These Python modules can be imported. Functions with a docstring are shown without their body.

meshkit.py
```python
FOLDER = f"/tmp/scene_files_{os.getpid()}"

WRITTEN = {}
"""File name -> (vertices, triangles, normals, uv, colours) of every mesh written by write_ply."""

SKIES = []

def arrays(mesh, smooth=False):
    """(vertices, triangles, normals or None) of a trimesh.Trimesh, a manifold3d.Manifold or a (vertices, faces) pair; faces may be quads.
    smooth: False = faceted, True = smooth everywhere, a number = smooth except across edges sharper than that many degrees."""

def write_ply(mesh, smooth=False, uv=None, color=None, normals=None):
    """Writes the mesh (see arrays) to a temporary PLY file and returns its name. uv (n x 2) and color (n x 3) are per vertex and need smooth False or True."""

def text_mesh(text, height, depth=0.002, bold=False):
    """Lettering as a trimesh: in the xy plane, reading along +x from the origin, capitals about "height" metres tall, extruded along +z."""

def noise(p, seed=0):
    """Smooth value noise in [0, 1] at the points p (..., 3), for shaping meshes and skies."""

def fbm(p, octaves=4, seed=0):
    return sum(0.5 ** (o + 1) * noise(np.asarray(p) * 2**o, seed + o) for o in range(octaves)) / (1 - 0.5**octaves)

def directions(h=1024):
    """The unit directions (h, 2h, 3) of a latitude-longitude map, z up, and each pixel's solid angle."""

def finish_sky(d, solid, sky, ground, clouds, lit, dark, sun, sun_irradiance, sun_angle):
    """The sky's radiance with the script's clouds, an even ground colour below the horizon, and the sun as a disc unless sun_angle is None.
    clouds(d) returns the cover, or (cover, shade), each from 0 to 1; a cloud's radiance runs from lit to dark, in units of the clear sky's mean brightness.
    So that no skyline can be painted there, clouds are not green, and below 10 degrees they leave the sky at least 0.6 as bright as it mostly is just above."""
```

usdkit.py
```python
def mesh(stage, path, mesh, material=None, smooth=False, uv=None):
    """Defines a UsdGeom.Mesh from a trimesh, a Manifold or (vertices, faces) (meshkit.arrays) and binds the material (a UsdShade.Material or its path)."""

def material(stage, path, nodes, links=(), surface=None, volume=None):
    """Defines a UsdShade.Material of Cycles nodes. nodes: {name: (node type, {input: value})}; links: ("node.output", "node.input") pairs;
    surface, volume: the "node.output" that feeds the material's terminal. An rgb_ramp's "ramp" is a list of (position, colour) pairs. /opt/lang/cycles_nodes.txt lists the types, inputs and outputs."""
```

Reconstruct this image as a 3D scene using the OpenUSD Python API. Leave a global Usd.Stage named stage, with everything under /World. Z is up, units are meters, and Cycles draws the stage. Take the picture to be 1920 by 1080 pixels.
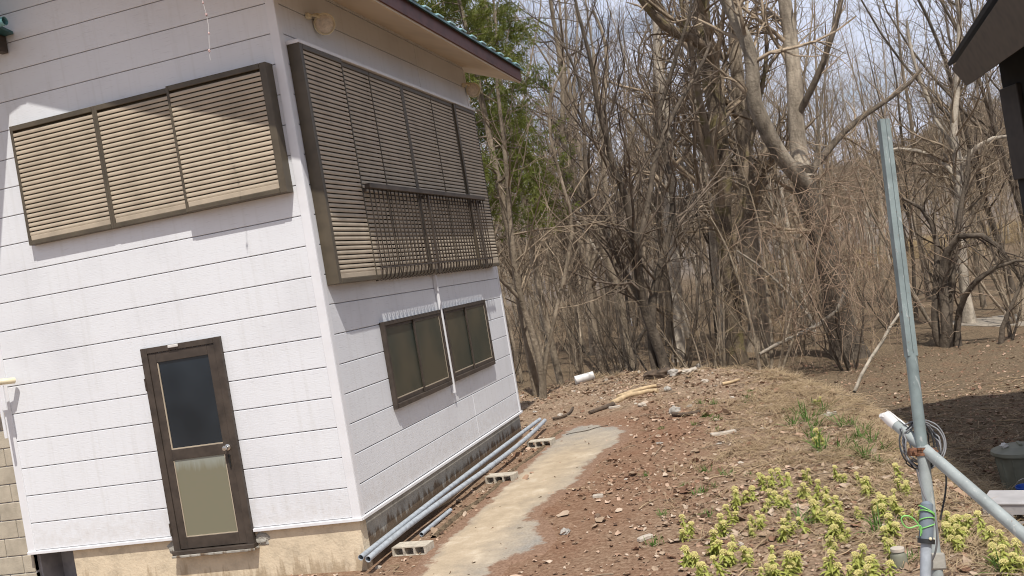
import math, numpy as np, trimesh, shapely, usdkit, meshkit
from shapely.geometry import Polygon, LineString
from scipy.spatial import Delaunay
from scipy.interpolate import RegularGridInterpolator
from pxr import Usd, UsdGeom, UsdLux, UsdShade, Gf, Sdf, Vt

stage = Usd.Stage.CreateInMemory()
UsdGeom.SetStageUpAxis(stage, UsdGeom.Tokens.z)
UsdGeom.SetStageMetersPerUnit(stage, 1.0)
world = UsdGeom.Xform.Define(stage, '/World')
stage.SetDefaultPrim(world.GetPrim())
V3 = np.array

# ------------------------------------------------------------------ camera
F, YAW, PITCH, ROLL = 1856.95, -0.2761, -0.0085, 0.1664          # focal length in pixels of a 1920 wide picture
CAM = V3([4.4392, -8.8833, 2.0657])
EXPOSURE = 0.0
_fw = V3([math.sin(YAW) * math.cos(PITCH), math.cos(YAW) * math.cos(PITCH), math.sin(PITCH)])
_r = V3([math.cos(YAW), -math.sin(YAW), 0.0]); _d = -np.cross(_r, _fw)
RIGHT, DOWN, FWD = math.cos(ROLL) * _r + math.sin(ROLL) * _d, -math.sin(ROLL) * _r + math.cos(ROLL) * _d, _fw
cam = UsdGeom.Camera.Define(stage, '/World/camera')
cam.CreateHorizontalApertureAttr(36.0); cam.CreateVerticalApertureAttr(36.0 * 9 / 16)
cam.CreateFocalLengthAttr(36.0 * F / 1920); cam.CreateClippingRangeAttr(Gf.Vec2f(0.05, 3000))
cam.CreateExposureAttr(EXPOSURE)
M = np.eye(4); M[0, :3], M[1, :3], M[2, :3], M[3, :3] = RIGHT, -DOWN, -FWD, CAM
cam.AddTransformOp().Set(Gf.Matrix4d(*M.ravel().tolist()))

# ------------------------------------------------------------------ sky and sun
SUN = V3([0.53, -1.0, 2.0]); SUN /= np.linalg.norm(SUN)
SKY, SUN_INT = 0.066, 1.25
dome = UsdLux.DomeLight.Define(stage, '/World/sky')
dome.GetPrim().SetCustomDataByKey('kind', 'structure')
skym = usdkit.material(stage, '/World/Looks/sky', {
    'sky': ('sky_texture', {'sky_type': 'single_scattering', 'sun_disc': False, 'sun_elevation': math.asin(SUN[2]), 'sun_rotation': math.atan2(SUN[0], SUN[1]), 'altitude': 200.0, 'aerosol_density': 1.6}),
    'tc': ('texture_coordinate', {}),
    'mp': ('mapping', {'scale': (2.2, 2.2, 5.0)}),
    'n': ('noise_texture', {'scale': 2.1, 'detail': 6.0, 'roughness': 0.58, 'distortion': 0.4}),
    'r': ('rgb_ramp', {'ramp': [(0.0, (0.15, 0.15, 0.15)), (0.32, (0.25, 0.25, 0.25)), (0.56, (0.85, 0.85, 0.85)), (1.0, (0.95, 0.95, 0.95))]}),
    'mx': ('mix_color', {'b': (12.5, 13.2, 15.6)}),
    'bg': ('background_shader', {'strength': SKY})},
    [('tc.generated', 'mp.vector'), ('mp.vector', 'n.vector'), ('n.fac', 'r.fac'), ('r.color', 'mx.fac'), ('sky.color', 'mx.a'), ('mx.result', 'bg.color')], surface='bg.background')
UsdShade.MaterialBindingAPI.Apply(dome.GetPrim()).Bind(skym)
sun = UsdLux.DistantLight.Define(stage, '/World/sun')
sun.CreateNormalizeAttr(True); sun.CreateIntensityAttr(SUN_INT); sun.CreateAngleAttr(0.55); sun.CreateColorAttr(Gf.Vec3f(1.0, 0.96, 0.895))
z_ = SUN; x_ = np.cross([0, 0, 1.0], z_); x_ /= np.linalg.norm(x_); y_ = np.cross(z_, x_)
S = np.eye(4); S[0, :3], S[1, :3], S[2, :3] = x_, y_, z_
sun.AddTransformOp().Set(Gf.Matrix4d(*S.ravel().tolist()))

# ------------------------------------------------------------------ scene helpers
used = {}
def numbered(parent, name):
    k = used.get((parent, name), 0); used[(parent, name)] = k + 1
    return f'{parent}/{name}' + (f'_{k:03d}' if k else '')
def tag(p, label=None, cat=None, group=None, kind=None):
    p = p.GetPrim() if hasattr(p, 'GetPrim') else p
    for k, v in (('label', label), ('category', cat), ('group', group), ('kind', kind)):
        if v: p.SetCustomDataByKey(k, v)
    return p
def thing(name, label, cat, loc=(0, 0, 0), rotz=0.0, group=None):
    x = UsdGeom.Xform.Define(stage, numbered('/World', name))
    x.AddTranslateOp().Set(Gf.Vec3d(*map(float, loc)))
    if rotz: x.AddRotateZOp().Set(math.degrees(rotz))
    return tag(x, label, cat, group)
def obj(name, mesh, mat, parent=None, smooth=False, label=None, kind=None, uv=None):
    path = numbered(str(parent.GetPath()) if parent else '/World', name)
    m = usdkit.mesh(stage, path, mesh, mat, smooth)
    return tag(m, label, None, None, kind)
def primvar(prim, name, vals):
    UsdGeom.PrimvarsAPI(prim).CreatePrimvar(name, Sdf.ValueTypeNames.FloatArray, 'vertex').Set(Vt.FloatArray.FromNumpy(np.asarray(vals, np.float32)))
def copy_of(src, loc, rotz=0.0, scale=1.0, label=None, group=None, tilt=(0, 0)):
    base = src.GetName()
    while base[-4:-3] == '_' and base[-3:].isdigit(): base = base[:-4]
    x = UsdGeom.Xform.Define(stage, numbered('/World', base))
    x.GetPrim().GetReferences().AddInternalReference(src.GetPath())
    x.ClearXformOpOrder()
    place(x, loc, rotz, scale, tilt)
    was = src.GetCustomData()
    tag(x, label or was.get('label'), was.get('category'), group or was.get('group'))
    x.GetPrim().SetInstanceable(True)
    return x.GetPrim()
def place(x, loc, rotz, scale=1.0, tilt=(0, 0)):
    x.ClearXformOpOrder()
    cz, sz, = math.cos(rotz), math.sin(rotz)
    Rz = V3([[cz, -sz, 0], [sz, cz, 0], [0, 0, 1]])
    ax, ay = tilt
    Rx = V3([[1, 0, 0], [0, math.cos(ax), -math.sin(ax)], [0, math.sin(ax), math.cos(ax)]])
    Ry = V3([[math.cos(ay), 0, math.sin(ay)], [0, 1, 0], [-math.sin(ay), 0, math.cos(ay)]])
    A = (Ry @ Rx @ Rz) * scale
    G = np.eye(4); G[:3, :3] = A.T; G[3, :3] = loc
    x.AddTransformOp(UsdGeom.XformOp.PrecisionDouble, 'place').Set(Gf.Matrix4d(*G.ravel().tolist()))
def instancer(name, protos, pos, rots, scales, label, cat, index=None):
    """protos: [(mesh, material)]; rots: n x 3 x 3 matrices."""
    path = numbered('/World', name)
    pi = UsdGeom.PointInstancer.Define(stage, path)
    targets = []
    for i, (m, mat) in enumerate(protos):
        targets.append(usdkit.mesh(stage, f'{path}/piece_{i:03d}', m, mat).GetPath())
    pi.CreatePrototypesRel().SetTargets(targets)
    n = len(pos)
    idx = np.arange(n) % len(protos) if index is None else index
    pi.CreateProtoIndicesAttr(Vt.IntArray.FromNumpy(np.asarray(idx, np.int32)))
    pi.CreatePositionsAttr(Vt.Vec3fArray.FromNumpy(np.asarray(pos, np.float32)))
    from scipy.spatial.transform import Rotation
    q = Rotation.from_matrix(rots).as_quat()
    pi.CreateOrientationsAttr([Gf.Quath(float(w), float(a), float(b), float(c)) for a, b, c, w in q])
    sc = np.asarray(scales, np.float32); sc = np.repeat(sc[:, None], 3, 1) if sc.ndim == 1 else sc
    pi.CreateScalesAttr(Vt.Vec3fArray.FromNumpy(np.ascontiguousarray(sc)))
    return tag(pi, label, cat, None, 'stuff')

# ------------------------------------------------------------------ mesh helpers
def cat_(parts):
    vs, fs, n = [], [], 0
    for p in parts:
        v, f = (p.vertices, p.faces) if isinstance(p, trimesh.Trimesh) else p
        vs.append(np.asarray(v, float)); fs.append(np.asarray(f, int) + n); n += len(v)
    return np.vstack(vs), np.vstack(fs)
_BF = None
def box(lo, hi, c=0.0):
    """Box with chamfered edges."""
    global _BF
    lo, hi = V3(lo, float), V3(hi, float)
    lo, hi = np.minimum(lo, hi), np.maximum(lo, hi)
    if c <= 0:
        b = trimesh.creation.box(hi - lo); return b.vertices + (lo + hi) / 2, b.faces
    c = min(c, (hi - lo).min() * 0.45)
    s = V3(np.meshgrid([-1, 1], [-1, 1], [-1, 1], indexing='ij')).reshape(3, -1).T.astype(float)
    if _BF is None:
        u = np.vstack([np.stack([s[:, 0] * (1 if k == 0 else .9), s[:, 1] * (1 if k == 1 else .9), s[:, 2] * (1 if k == 2 else .9)], 1) for k in range(3)])
        hull = trimesh.convex.convex_hull(u)
        near = np.argmin(((hull.vertices[:, None] - u[None]) ** 2).sum(-1), 1)
        _BF = near[hull.faces]
    h = (hi - lo) / 2
    vs = np.vstack([s * np.where(np.arange(3) == k, h, h - c) for k in range(3)])
    return vs + (lo + hi) / 2, _BF
def prism(poly, depth, axis):
    """Extrudes a 2-D outline; axis 'y': outline in (x, z), depth along y from 0; 'x': outline in (y, z)."""
    m = trimesh.creation.extrude_polygon(Polygon(poly) if not isinstance(poly, Polygon) else poly, depth, engine='earcut')
    v = m.vertices
    v = np.stack([v[:, 0], v[:, 2], v[:, 1]], 1) if axis == 'y' else np.stack([v[:, 2], v[:, 0], v[:, 1]], 1) if axis == 'x' else v
    m = trimesh.Trimesh(v, m.faces, process=False); m.fix_normals()
    return m.vertices, m.faces
def tubes(branches, sides):
    """Many tapered tubes: branches [(points n x 3, radii n)] with any n; one mesh."""
    by = {}
    for p, r in branches: by.setdefault(len(p), []).append((p, r))
    vs, fs, n0 = [], [], 0
    ang = np.arange(sides) * 2 * np.pi / sides
    for n, lst in by.items():
        P = V3([a for a, _ in lst]); Rr = V3([b for _, b in lst])
        T = np.gradient(P, axis=1); T /= np.linalg.norm(T, axis=2, keepdims=True) + 1e-9
        axes = V3([[1.0, 0.03, 0.02], [0.02, 1.0, 0.03], [0.03, 0.02, 1.0]])
        ref = np.broadcast_to(axes[np.argmin(np.abs(T @ axes.T).max(1), 1)][:, None], T.shape)
        A = np.cross(T, ref); A /= np.linalg.norm(A, axis=2, keepdims=True) + 1e-9
        B = np.cross(T, A)
        v = P[:, :, None] + Rr[:, :, None, None] * (np.cos(ang)[None, None, :, None] * A[:, :, None] + np.sin(ang)[None, None, :, None] * B[:, :, None])
        i, j = np.meshgrid(np.arange(n - 1), np.arange(sides), indexing='ij')
        q = np.stack([i * sides + j, i * sides + (j + 1) % sides, (i + 1) * sides + (j + 1) % sides, (i + 1) * sides + j], -1).reshape(-1, 4)
        t = np.vstack([q[:, [0, 2, 1]], q[:, [0, 3, 2]]])
        m = len(lst)
        fs.append((t[None] + (np.arange(m) * n * sides)[:, None, None]).reshape(-1, 3) + n0)
        vs.append(v.reshape(-1, 3)); n0 += m * n * sides
    return np.vstack(vs), np.vstack(fs)
def pipe(points, r, sides=14, wall=None):
    """A pipe with rounded open or closed ends."""
    p = V3(points, float); rr = np.full(len(p), r, float)
    v, f = tubes([(p, rr)], sides)
    k = len(v); n = len(p)
    if wall is None:
        v = np.vstack([v, p[0], p[-1]])
        caps = [[k, j, (j + 1) % sides] for j in range(sides)] + [[k + 1, (n - 1) * sides + (j + 1) % sides, (n - 1) * sides + j] for j in range(sides)]
        return v, np.vstack([f, caps])
    vi, fi = tubes([(p, rr - wall)], sides)
    caps = []
    for j in range(sides):
        a, b, c, d = j, (j + 1) % sides, k + (j + 1) % sides, k + j
        caps += [[a, b, c], [a, c, d]]
        o = (n - 1) * sides
        caps += [[o + a, k + o + (j + 1) % sides, o + b], [o + a, k + o + j, k + o + (j + 1) % sides]]
    return np.vstack([v, vi]), np.vstack([f, fi[:, ::-1] + k, caps])
def spline(pts, n):
    from scipy.interpolate import CubicSpline
    p = V3(pts, float); s = np.r_[0, np.cumsum(np.linalg.norm(np.diff(p, axis=0), axis=1))]
    return CubicSpline(s, p)(np.linspace(0, s[-1], n))
def lathe(profile, n=24):
    m = trimesh.creation.revolve(V3(profile, float), sections=n)
    return m.vertices, m.faces
def moved(m, R=None, t=(0, 0, 0), s=1.0):
    v, f = (m.vertices, m.faces) if isinstance(m, trimesh.Trimesh) else m
    v = np.asarray(v) * s
    return (v @ R.T if R is not None else v) + V3(t), f
def rotm(axis, a):
    return trimesh.transformations.rotation_matrix(a, axis)[:3, :3]
def frame(zdir):
    z = V3(zdir, float); z /= np.linalg.norm(z)
    x = np.cross([0, 0, 1.0] if abs(z[2]) < .9 else [1.0, 0, 0], z); x /= np.linalg.norm(x)
    return np.stack([x, np.cross(z, x), z], 1)

# ------------------------------------------------------------------ materials
LK = '/World/Looks/'
def simple(name, col, rough=0.6, var=0.15, scale=6.0, bump=0.0, bscale=40.0, metal=0.0, stretch=(1, 1, 1), spec=0.5, dark=None, island=0.0):
    """A plain coat with uneven tone and fine relief."""
    c = V3(col, float); d = V3(dark, float) if dark is not None else c * (1 - 2 * var)
    nodes = {'g': ('geometry', {}), 'm': ('mapping', {'scale': stretch}), 'n': ('noise_texture', {'scale': scale, 'detail': 5.0, 'roughness': 0.6}),
             'r': ('rgb_ramp', {'ramp': [(0.3, tuple(d)), (0.55, tuple(c)), (0.75, tuple(np.minimum(c * (1 + var), .9)))]}),
             'p': ('principled_bsdf', {'roughness': rough, 'metallic': metal, 'specular_ior_level': spec})}
    links = [('g.position', 'm.vector'), ('m.vector', 'n.vector'), ('n.fac', 'r.fac'), ('r.color', 'p.base_color')]
    if bump:
        nodes['bn'] = ('noise_texture', {'scale': bscale, 'detail': 4.0})
        nodes['b'] = ('bump', {'strength': 1.0, 'distance': bump})
        links += [('m.vector', 'bn.vector'), ('bn.fac', 'b.height'), ('b.normal', 'p.normal')]
    return usdkit.material(stage, LK + name, nodes, links, surface='p.BSDF')

M_siding = usdkit.material(stage, LK + 'white_siding', {
    'g': ('geometry', {}), 'm': ('mapping', {'scale': (4.5, 4.5, 95.0)}), 'n': ('noise_texture', {'scale': 1.5, 'detail': 3.0, 'roughness': 0.6}),
    'big': ('noise_texture', {'scale': 0.7, 'detail': 4.0, 'roughness': 0.6}),
    'r': ('rgb_ramp', {'ramp': [(0.25, (0.60, 0.605, 0.625)), (0.5, (0.68, 0.69, 0.71)), (0.8, (0.70, 0.71, 0.73))]}),
    'gr': ('rgb_ramp', {'ramp': [(0.30, (0.66, 0.65, 0.65)), (0.40, (1, 1, 1))]}),
    'ml': ('mix_color', {'blend_type': 'multiply', 'fac': 0.55}),
    'ms': ('mapping', {'scale': (9.0, 9.0, 0.45)}), 'ns': ('noise_texture', {'scale': 1.5, 'detail': 5.0, 'roughness': 0.65}), 'rs': ('rgb_ramp', {'ramp': [(0.34, (0.935, 0.93, 0.915)), (0.48, (1, 1, 1))]}), 'm2': ('mix_color', {'blend_type': 'multiply', 'fac': 0.8}),
    'sz': ('separate_xyz', {}), 'mz': ('map_range', {'from_min': 0.0, 'from_max': 0.55, 'to_min': 0.42, 'to_max': 0.0, 'clamp': True}), 'az': ('math', {'math_type': 'add'}), 'nz': ('noise_texture', {'scale': 11.0, 'detail': 6.0, 'roughness': 0.7}), 'rz': ('rgb_ramp', {'ramp': [(0.70, (0, 0, 0)), (0.95, (0.22, 0.22, 0.22))]}), 'm3': ('mix_color', {'b': (0.42, 0.36, 0.29)}),
    'b': ('bump', {'strength': 0.7, 'distance': 0.0022}),
    'p': ('principled_bsdf', {'roughness': 0.5, 'specular_ior_level': 0.35})},
    [('g.position', 'm.vector'), ('m.vector', 'n.vector'), ('g.position', 'big.vector'), ('big.fac', 'r.fac'), ('n.fac', 'gr.fac'), ('r.color', 'ml.a'), ('gr.color', 'ml.b'),
     ('g.position', 'ms.vector'), ('ms.vector', 'ns.vector'), ('ns.fac', 'rs.fac'), ('ml.result', 'm2.a'), ('rs.color', 'm2.b'), ('g.position', 'sz.vector'), ('sz.z', 'mz.value'), ('g.position', 'nz.vector'), ('mz.result', 'az.value1'), ('nz.fac', 'az.value2'), ('az.value', 'rz.fac'), ('rz.color', 'm3.fac'), ('m2.result', 'm3.a'),
     ('m3.result', 'p.base_color'), ('n.fac', 'b.height'), ('b.normal', 'p.normal')], surface='p.BSDF')
M_gap = simple('joint_grey', (0.34, 0.33, 0.34), 0.9)
M_trim = simple('white_trim', (0.70, 0.70, 0.715), 0.4, 0.04, 3.0)
M_brown = simple('bronze_frame', (0.090, 0.072, 0.048), 0.45, 0.15, 5.0, spec=0.4)
M_darkbrown = simple('dark_bronze_frame', (0.060, 0.046, 0.036), 0.5, 0.2, 7.0, spec=0.4)
M_slat = simple('tan_slat', (0.43, 0.36, 0.27), 0.5, 0.10, 4.0, spec=0.4)
M_soffit = simple('cream_soffit', (0.62, 0.52, 0.40), 0.7, 0.06, 2.0)
M_fascia = simple('dull_red_fascia', (0.12, 0.04, 0.032), 0.55, 0.2, 5.0)
M_teal = simple('teal_roof_metal', (0.16, 0.36, 0.38), 0.35, 0.15, 5.0)
M_roof = simple('dark_teal_roof', (0.05, 0.13, 0.14), 0.4, 0.1, 5.0)
def concrete(name, col, stain, lo=-0.55, amount=1.0, splash=0.0):
    return usdkit.material(stage, LK + name, {
        'g': ('geometry', {}), 'n': ('noise_texture', {'scale': 5.0, 'detail': 7.0, 'roughness': 0.65}), 'n2': ('noise_texture', {'scale': 34.0, 'detail': 4.0}),
        'm': ('mapping', {'scale': (7.0, 7.0, 0.9)}), 'n3': ('noise_texture', {'scale': 1.4, 'detail': 5.0, 'roughness': 0.7}),
        'r': ('rgb_ramp', {'ramp': [(0.3, tuple(V3(col) * 0.72)), (0.52, tuple(col)), (0.75, tuple(V3(col) * 1.12))]}),
        's': ('separate_xyz', {}), 'mr': ('map_range', {'from_min': lo, 'from_max': lo + 0.42, 'to_min': 0.30 + splash, 'to_max': -0.12, 'clamp': True}),
        'ad': ('math', {'math_type': 'add'}), 'sr': ('rgb_ramp', {'ramp': [(0.58, (0, 0, 0)), (0.70, (amount,) * 3)]}),
        'mx': ('mix_color', {'b': stain}), 'b': ('bump', {'strength': 0.8, 'distance': 0.006}), 'p': ('principled_bsdf', {'roughness': 0.9, 'specular_ior_level': 0.2})},
        [('g.position', 'n.vector'), ('g.position', 'n2.vector'), ('g.position', 'm.vector'), ('m.vector', 'n3.vector'), ('n.fac', 'r.fac'), ('g.position', 's.vector'), ('s.z', 'mr.value'),
         ('mr.result', 'ad.value1'), ('n3.fac', 'ad.value2'), ('ad.value', 'sr.fac'), ('sr.color', 'mx.fac'), ('r.color', 'mx.a'), ('mx.result', 'p.base_color'), ('n2.fac', 'b.height'), ('b.normal', 'p.normal')], surface='p.BSDF')
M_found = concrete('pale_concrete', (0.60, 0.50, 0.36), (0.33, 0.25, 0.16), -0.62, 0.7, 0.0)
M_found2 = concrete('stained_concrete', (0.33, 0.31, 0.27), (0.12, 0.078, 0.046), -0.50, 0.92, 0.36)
M_block = simple('hollow_block_concrete', (0.47, 0.42, 0.34), 0.9, 0.15, 20.0, 0.004, 120.0, spec=0.2)
M_blockwall = simple('wall_block_concrete', (0.42, 0.37, 0.29), 0.9, 0.12, 6.0, 0.003, 90.0, spec=0.2)
M_galv = simple('galvanised_pipe', (0.36, 0.39, 0.42), 0.5, 0.16, 14.0, metal=0.0, spec=0.4)
def worn(name, col, chip):
    return usdkit.material(stage, LK + name, {'g': ('geometry', {}), 'n': ('noise_texture', {'scale': 8.0, 'detail': 6.0, 'roughness': 0.65}), 'n2': ('noise_texture', {'scale': 55.0, 'detail': 5.0, 'roughness': 0.7}), 'm': ('mapping', {'scale': (30.0, 30.0, 4.0)}), 'n3': ('noise_texture', {'scale': 2.0, 'detail': 5.0, 'roughness': 0.7}),
        'r': ('rgb_ramp', {'ramp': [(0.3, tuple(V3(col) * .72)), (0.5, tuple(col)), (0.72, tuple(V3(col) * 1.25))]}), 'sr': ('rgb_ramp', {'ramp': [(0.60, (0, 0, 0)), (0.66, (.85, .85, .85))]}), 'rr': ('rgb_ramp', {'ramp': [(0.64, (0, 0, 0)), (0.70, (.8, .8, .8))]}),
        'm1': ('mix_color', {'b': chip}), 'm2': ('mix_color', {'b': (0.15, 0.075, 0.04)}), 'b': ('bump', {'strength': .6, 'distance': .002}), 'p': ('principled_bsdf', {'roughness': .5, 'specular_ior_level': .4})},
        [('g.position', 'n.vector'), ('g.position', 'n2.vector'), ('g.position', 'm.vector'), ('m.vector', 'n3.vector'), ('n.fac', 'r.fac'), ('n3.fac', 'sr.fac'), ('n2.fac', 'rr.fac'), ('sr.color', 'm1.fac'), ('r.color', 'm1.a'), ('rr.color', 'm2.fac'), ('m1.result', 'm2.a'), ('m2.result', 'p.base_color'), ('n2.fac', 'b.height'), ('b.normal', 'p.normal')], surface='p.BSDF')
M_pole = worn('grey_green_pole', (0.17, 0.205, 0.20), (0.33, 0.345, 0.33))
M_pole2 = worn('pale_pipe', (0.28, 0.305, 0.295), (0.42, 0.42, 0.39))
M_rust = simple('rust', (0.17, 0.075, 0.038), 0.85, 0.45, 90.0)
M_cable = simple('grey_cable', (0.20, 0.20, 0.205), 0.5, 0.1)
M_blackcable = simple('black_cable', (0.02, 0.02, 0.02), 0.5)
M_green = simple('green_wire', (0.22, 0.55, 0.14), 0.45)
M_white = simple('white_plastic', (0.62, 0.60, 0.57), 0.5, 0.08)
M_chrome = simple('worn_chrome', (0.6, 0.58, 0.55), 0.25, 0.1, metal=0.9)
M_cream = simple('cream_enamel', (0.66, 0.58, 0.40), 0.45, 0.08)
M_lens = simple('clouded_lens', (0.58, 0.50, 0.40), 0.25, 0.15, 30.0)
M_olive = usdkit.material(stage, LK + 'olive_door_panel', {
    'g': ('geometry', {}), 'm': ('mapping', {'scale': (30.0, 1.0, 2.0)}), 'n': ('noise_texture', {'scale': 1.0, 'detail': 5.0, 'roughness': 0.65}), 's': ('separate_xyz', {}),
    'mr': ('map_range', {'from_min': 0.60, 'from_max': 0.80, 'to_min': -0.25, 'to_max': 0.55, 'clamp': True}), 'ad': ('math', {'math_type': 'add'}),
    'sr': ('rgb_ramp', {'ramp': [(0.50, (0.180, 0.170, 0.115)), (0.90, (0.25, 0.26, 0.22))]}), 'p': ('principled_bsdf', {'roughness': 0.45})},
    [('g.position', 'm.vector'), ('m.vector', 'n.vector'), ('g.position', 's.vector'), ('s.z', 'mr.value'), ('mr.result', 'ad.value1'), ('n.fac', 'ad.value2'), ('ad.value', 'sr.fac'), ('sr.color', 'p.base_color')], surface='p.BSDF')
def frosted(name, a, b, rough):
    return usdkit.material(stage, LK + name, {
        'g': ('geometry', {}), 'n': ('noise_texture', {'scale': 1.3, 'detail': 2.0}), 'r': ('rgb_ramp', {'ramp': [(0.35, a), (0.65, b)]}),
        'bn': ('noise_texture', {'scale': 260.0, 'detail': 1.0}), 'b': ('bump', {'strength': 0.35, 'distance': 0.002}),
        'p': ('principled_bsdf', {'roughness': rough, 'specular_ior_level': 0.5})},
        [('g.position', 'n.vector'), ('n.fac', 'r.fac'), ('r.color', 'p.base_color'), ('g.position', 'bn.vector'), ('bn.fac', 'b.height'), ('b.normal', 'p.normal')], surface='p.BSDF')
M_frost = frosted('frosted_window_glass', (0.032, 0.040, 0.032), (0.072, 0.066, 0.046), 0.17)
M_doorglass = frosted('dark_door_glass', (0.006, 0.011, 0.016), (0.018, 0.026, 0.034), 0.10)
M_curtain = simple('brown_curtain', (0.16, 0.11, 0.06), 0.5)
M_black = simple('blackened_timber', (0.010, 0.009, 0.008), 0.8, 0.3, 8.0)
M_darkpanel = simple('dark_brown_panel', (0.030, 0.023, 0.018), 0.6, 0.2, 8.0)
M_darksoffit = simple('brown_boarding', (0.075, 0.057, 0.040), 0.7, 0.15, 6.0)
M_bin = simple('olive_grey_plastic', (0.20, 0.20, 0.15), 0.5, 0.12)
M_crate = simple('pale_grey_plastic', (0.38, 0.365, 0.36), 0.5, 0.08)
M_blue = simple('blue_plastic', (0.03, 0.10, 0.45), 0.4)
M_wood = simple('bare_dead_wood', (0.50, 0.37, 0.22), 0.85, 0.2, 12.0, 0.004, 30.0, stretch=(1, 1, 1))
M_darkwood = simple('dark_dead_wood', (0.10, 0.070, 0.048), 0.9, 0.3, 12.0, 0.004, 30.0)
M_stone = simple('grey_stone', (0.36, 0.33, 0.29), 0.9, 0.2, 12.0, 0.006, 30.0)
M_palestone = simple('pale_stone', (0.44, 0.385, 0.32), 0.9, 0.12, 12.0, 0.004, 30.0)

def bark(name, dark, light, scale=5.0, moss=None):
    nodes = {'tc': ('texture_coordinate', {}), 'g': ('geometry', {}), 'm': ('mapping', {'scale': (1.0, 1.0, 0.35)}), 'n': ('noise_texture', {'scale': scale, 'detail': 6.0, 'roughness': 0.7}),
             'o': ('object_info', {}), 'r': ('rgb_ramp', {'ramp': [(0.32, dark), (0.62, light)]}), 'hv': ('hsv', {'saturation': 1.0}), 'mr': ('map_range', {'to_min': 0.72, 'to_max': 1.25}),
             'bn': ('noise_texture', {'scale': 18.0, 'detail': 4.0}), 'b': ('bump', {'strength': 0.9, 'distance': 0.03}), 'p': ('principled_bsdf', {'roughness': 0.9, 'specular_ior_level': 0.15})}
    links = [('g.position', 'm.vector'), ('m.vector', 'n.vector'), ('n.fac', 'r.fac'), ('r.color', 'hv.color'), ('o.random', 'mr.value'), ('mr.result', 'hv.value'),
             ('g.position', 'bn.vector'), ('bn.fac', 'b.height'), ('b.normal', 'p.normal')]
    src = 'hv.color'
    if moss is not None:
        nodes.update({'n3': ('noise_texture', {'scale': 2.2, 'detail': 5.0}), 'mr3': ('rgb_ramp', {'ramp': [(0.5, (0, 0, 0)), (0.62, (0.8, 0.8, 0.8))]}), 'mm': ('mix_color', {'b': moss})})
        links += [('g.position', 'n3.vector'), ('n3.fac', 'mr3.fac'), ('mr3.color', 'mm.fac'), (src, 'mm.a')]; src = 'mm.result'
    return usdkit.material(stage, LK + name, nodes, links + [(src, 'p.base_color')], surface='p.BSDF')
M_bark = bark('grey_brown_bark', (0.115, 0.090, 0.064), (0.345, 0.28, 0.205))
M_bark_pale = bark('pale_bark', (0.17, 0.145, 0.115), (0.46, 0.40, 0.32), 4.0)
M_bark_grey = bark('mottled_grey_bark', (0.075, 0.06, 0.046), (0.35, 0.295, 0.225), 2.6)
M_bark_dark = bark('dark_bark', (0.042, 0.034, 0.027), (0.15, 0.12, 0.09))
M_bark_moss = bark('mossy_bark', (0.08, 0.062, 0.045), (0.22, 0.17, 0.12), 5.0, (0.15, 0.125, 0.055))
M_twig = bark('brown_twig', (0.135, 0.102, 0.072), (0.335, 0.262, 0.185), 2.0)
M_twig_dark = bark('dark_twig', (0.055, 0.042, 0.033), (0.165, 0.128, 0.096), 2.0)
M_twig_pale = bark('straw_twig', (0.24, 0.17, 0.105), (0.40, 0.30, 0.19), 2.0)
M_vine = bark('reddish_vine', (0.12, 0.080, 0.056), (0.32, 0.235, 0.165), 2.5)
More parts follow.
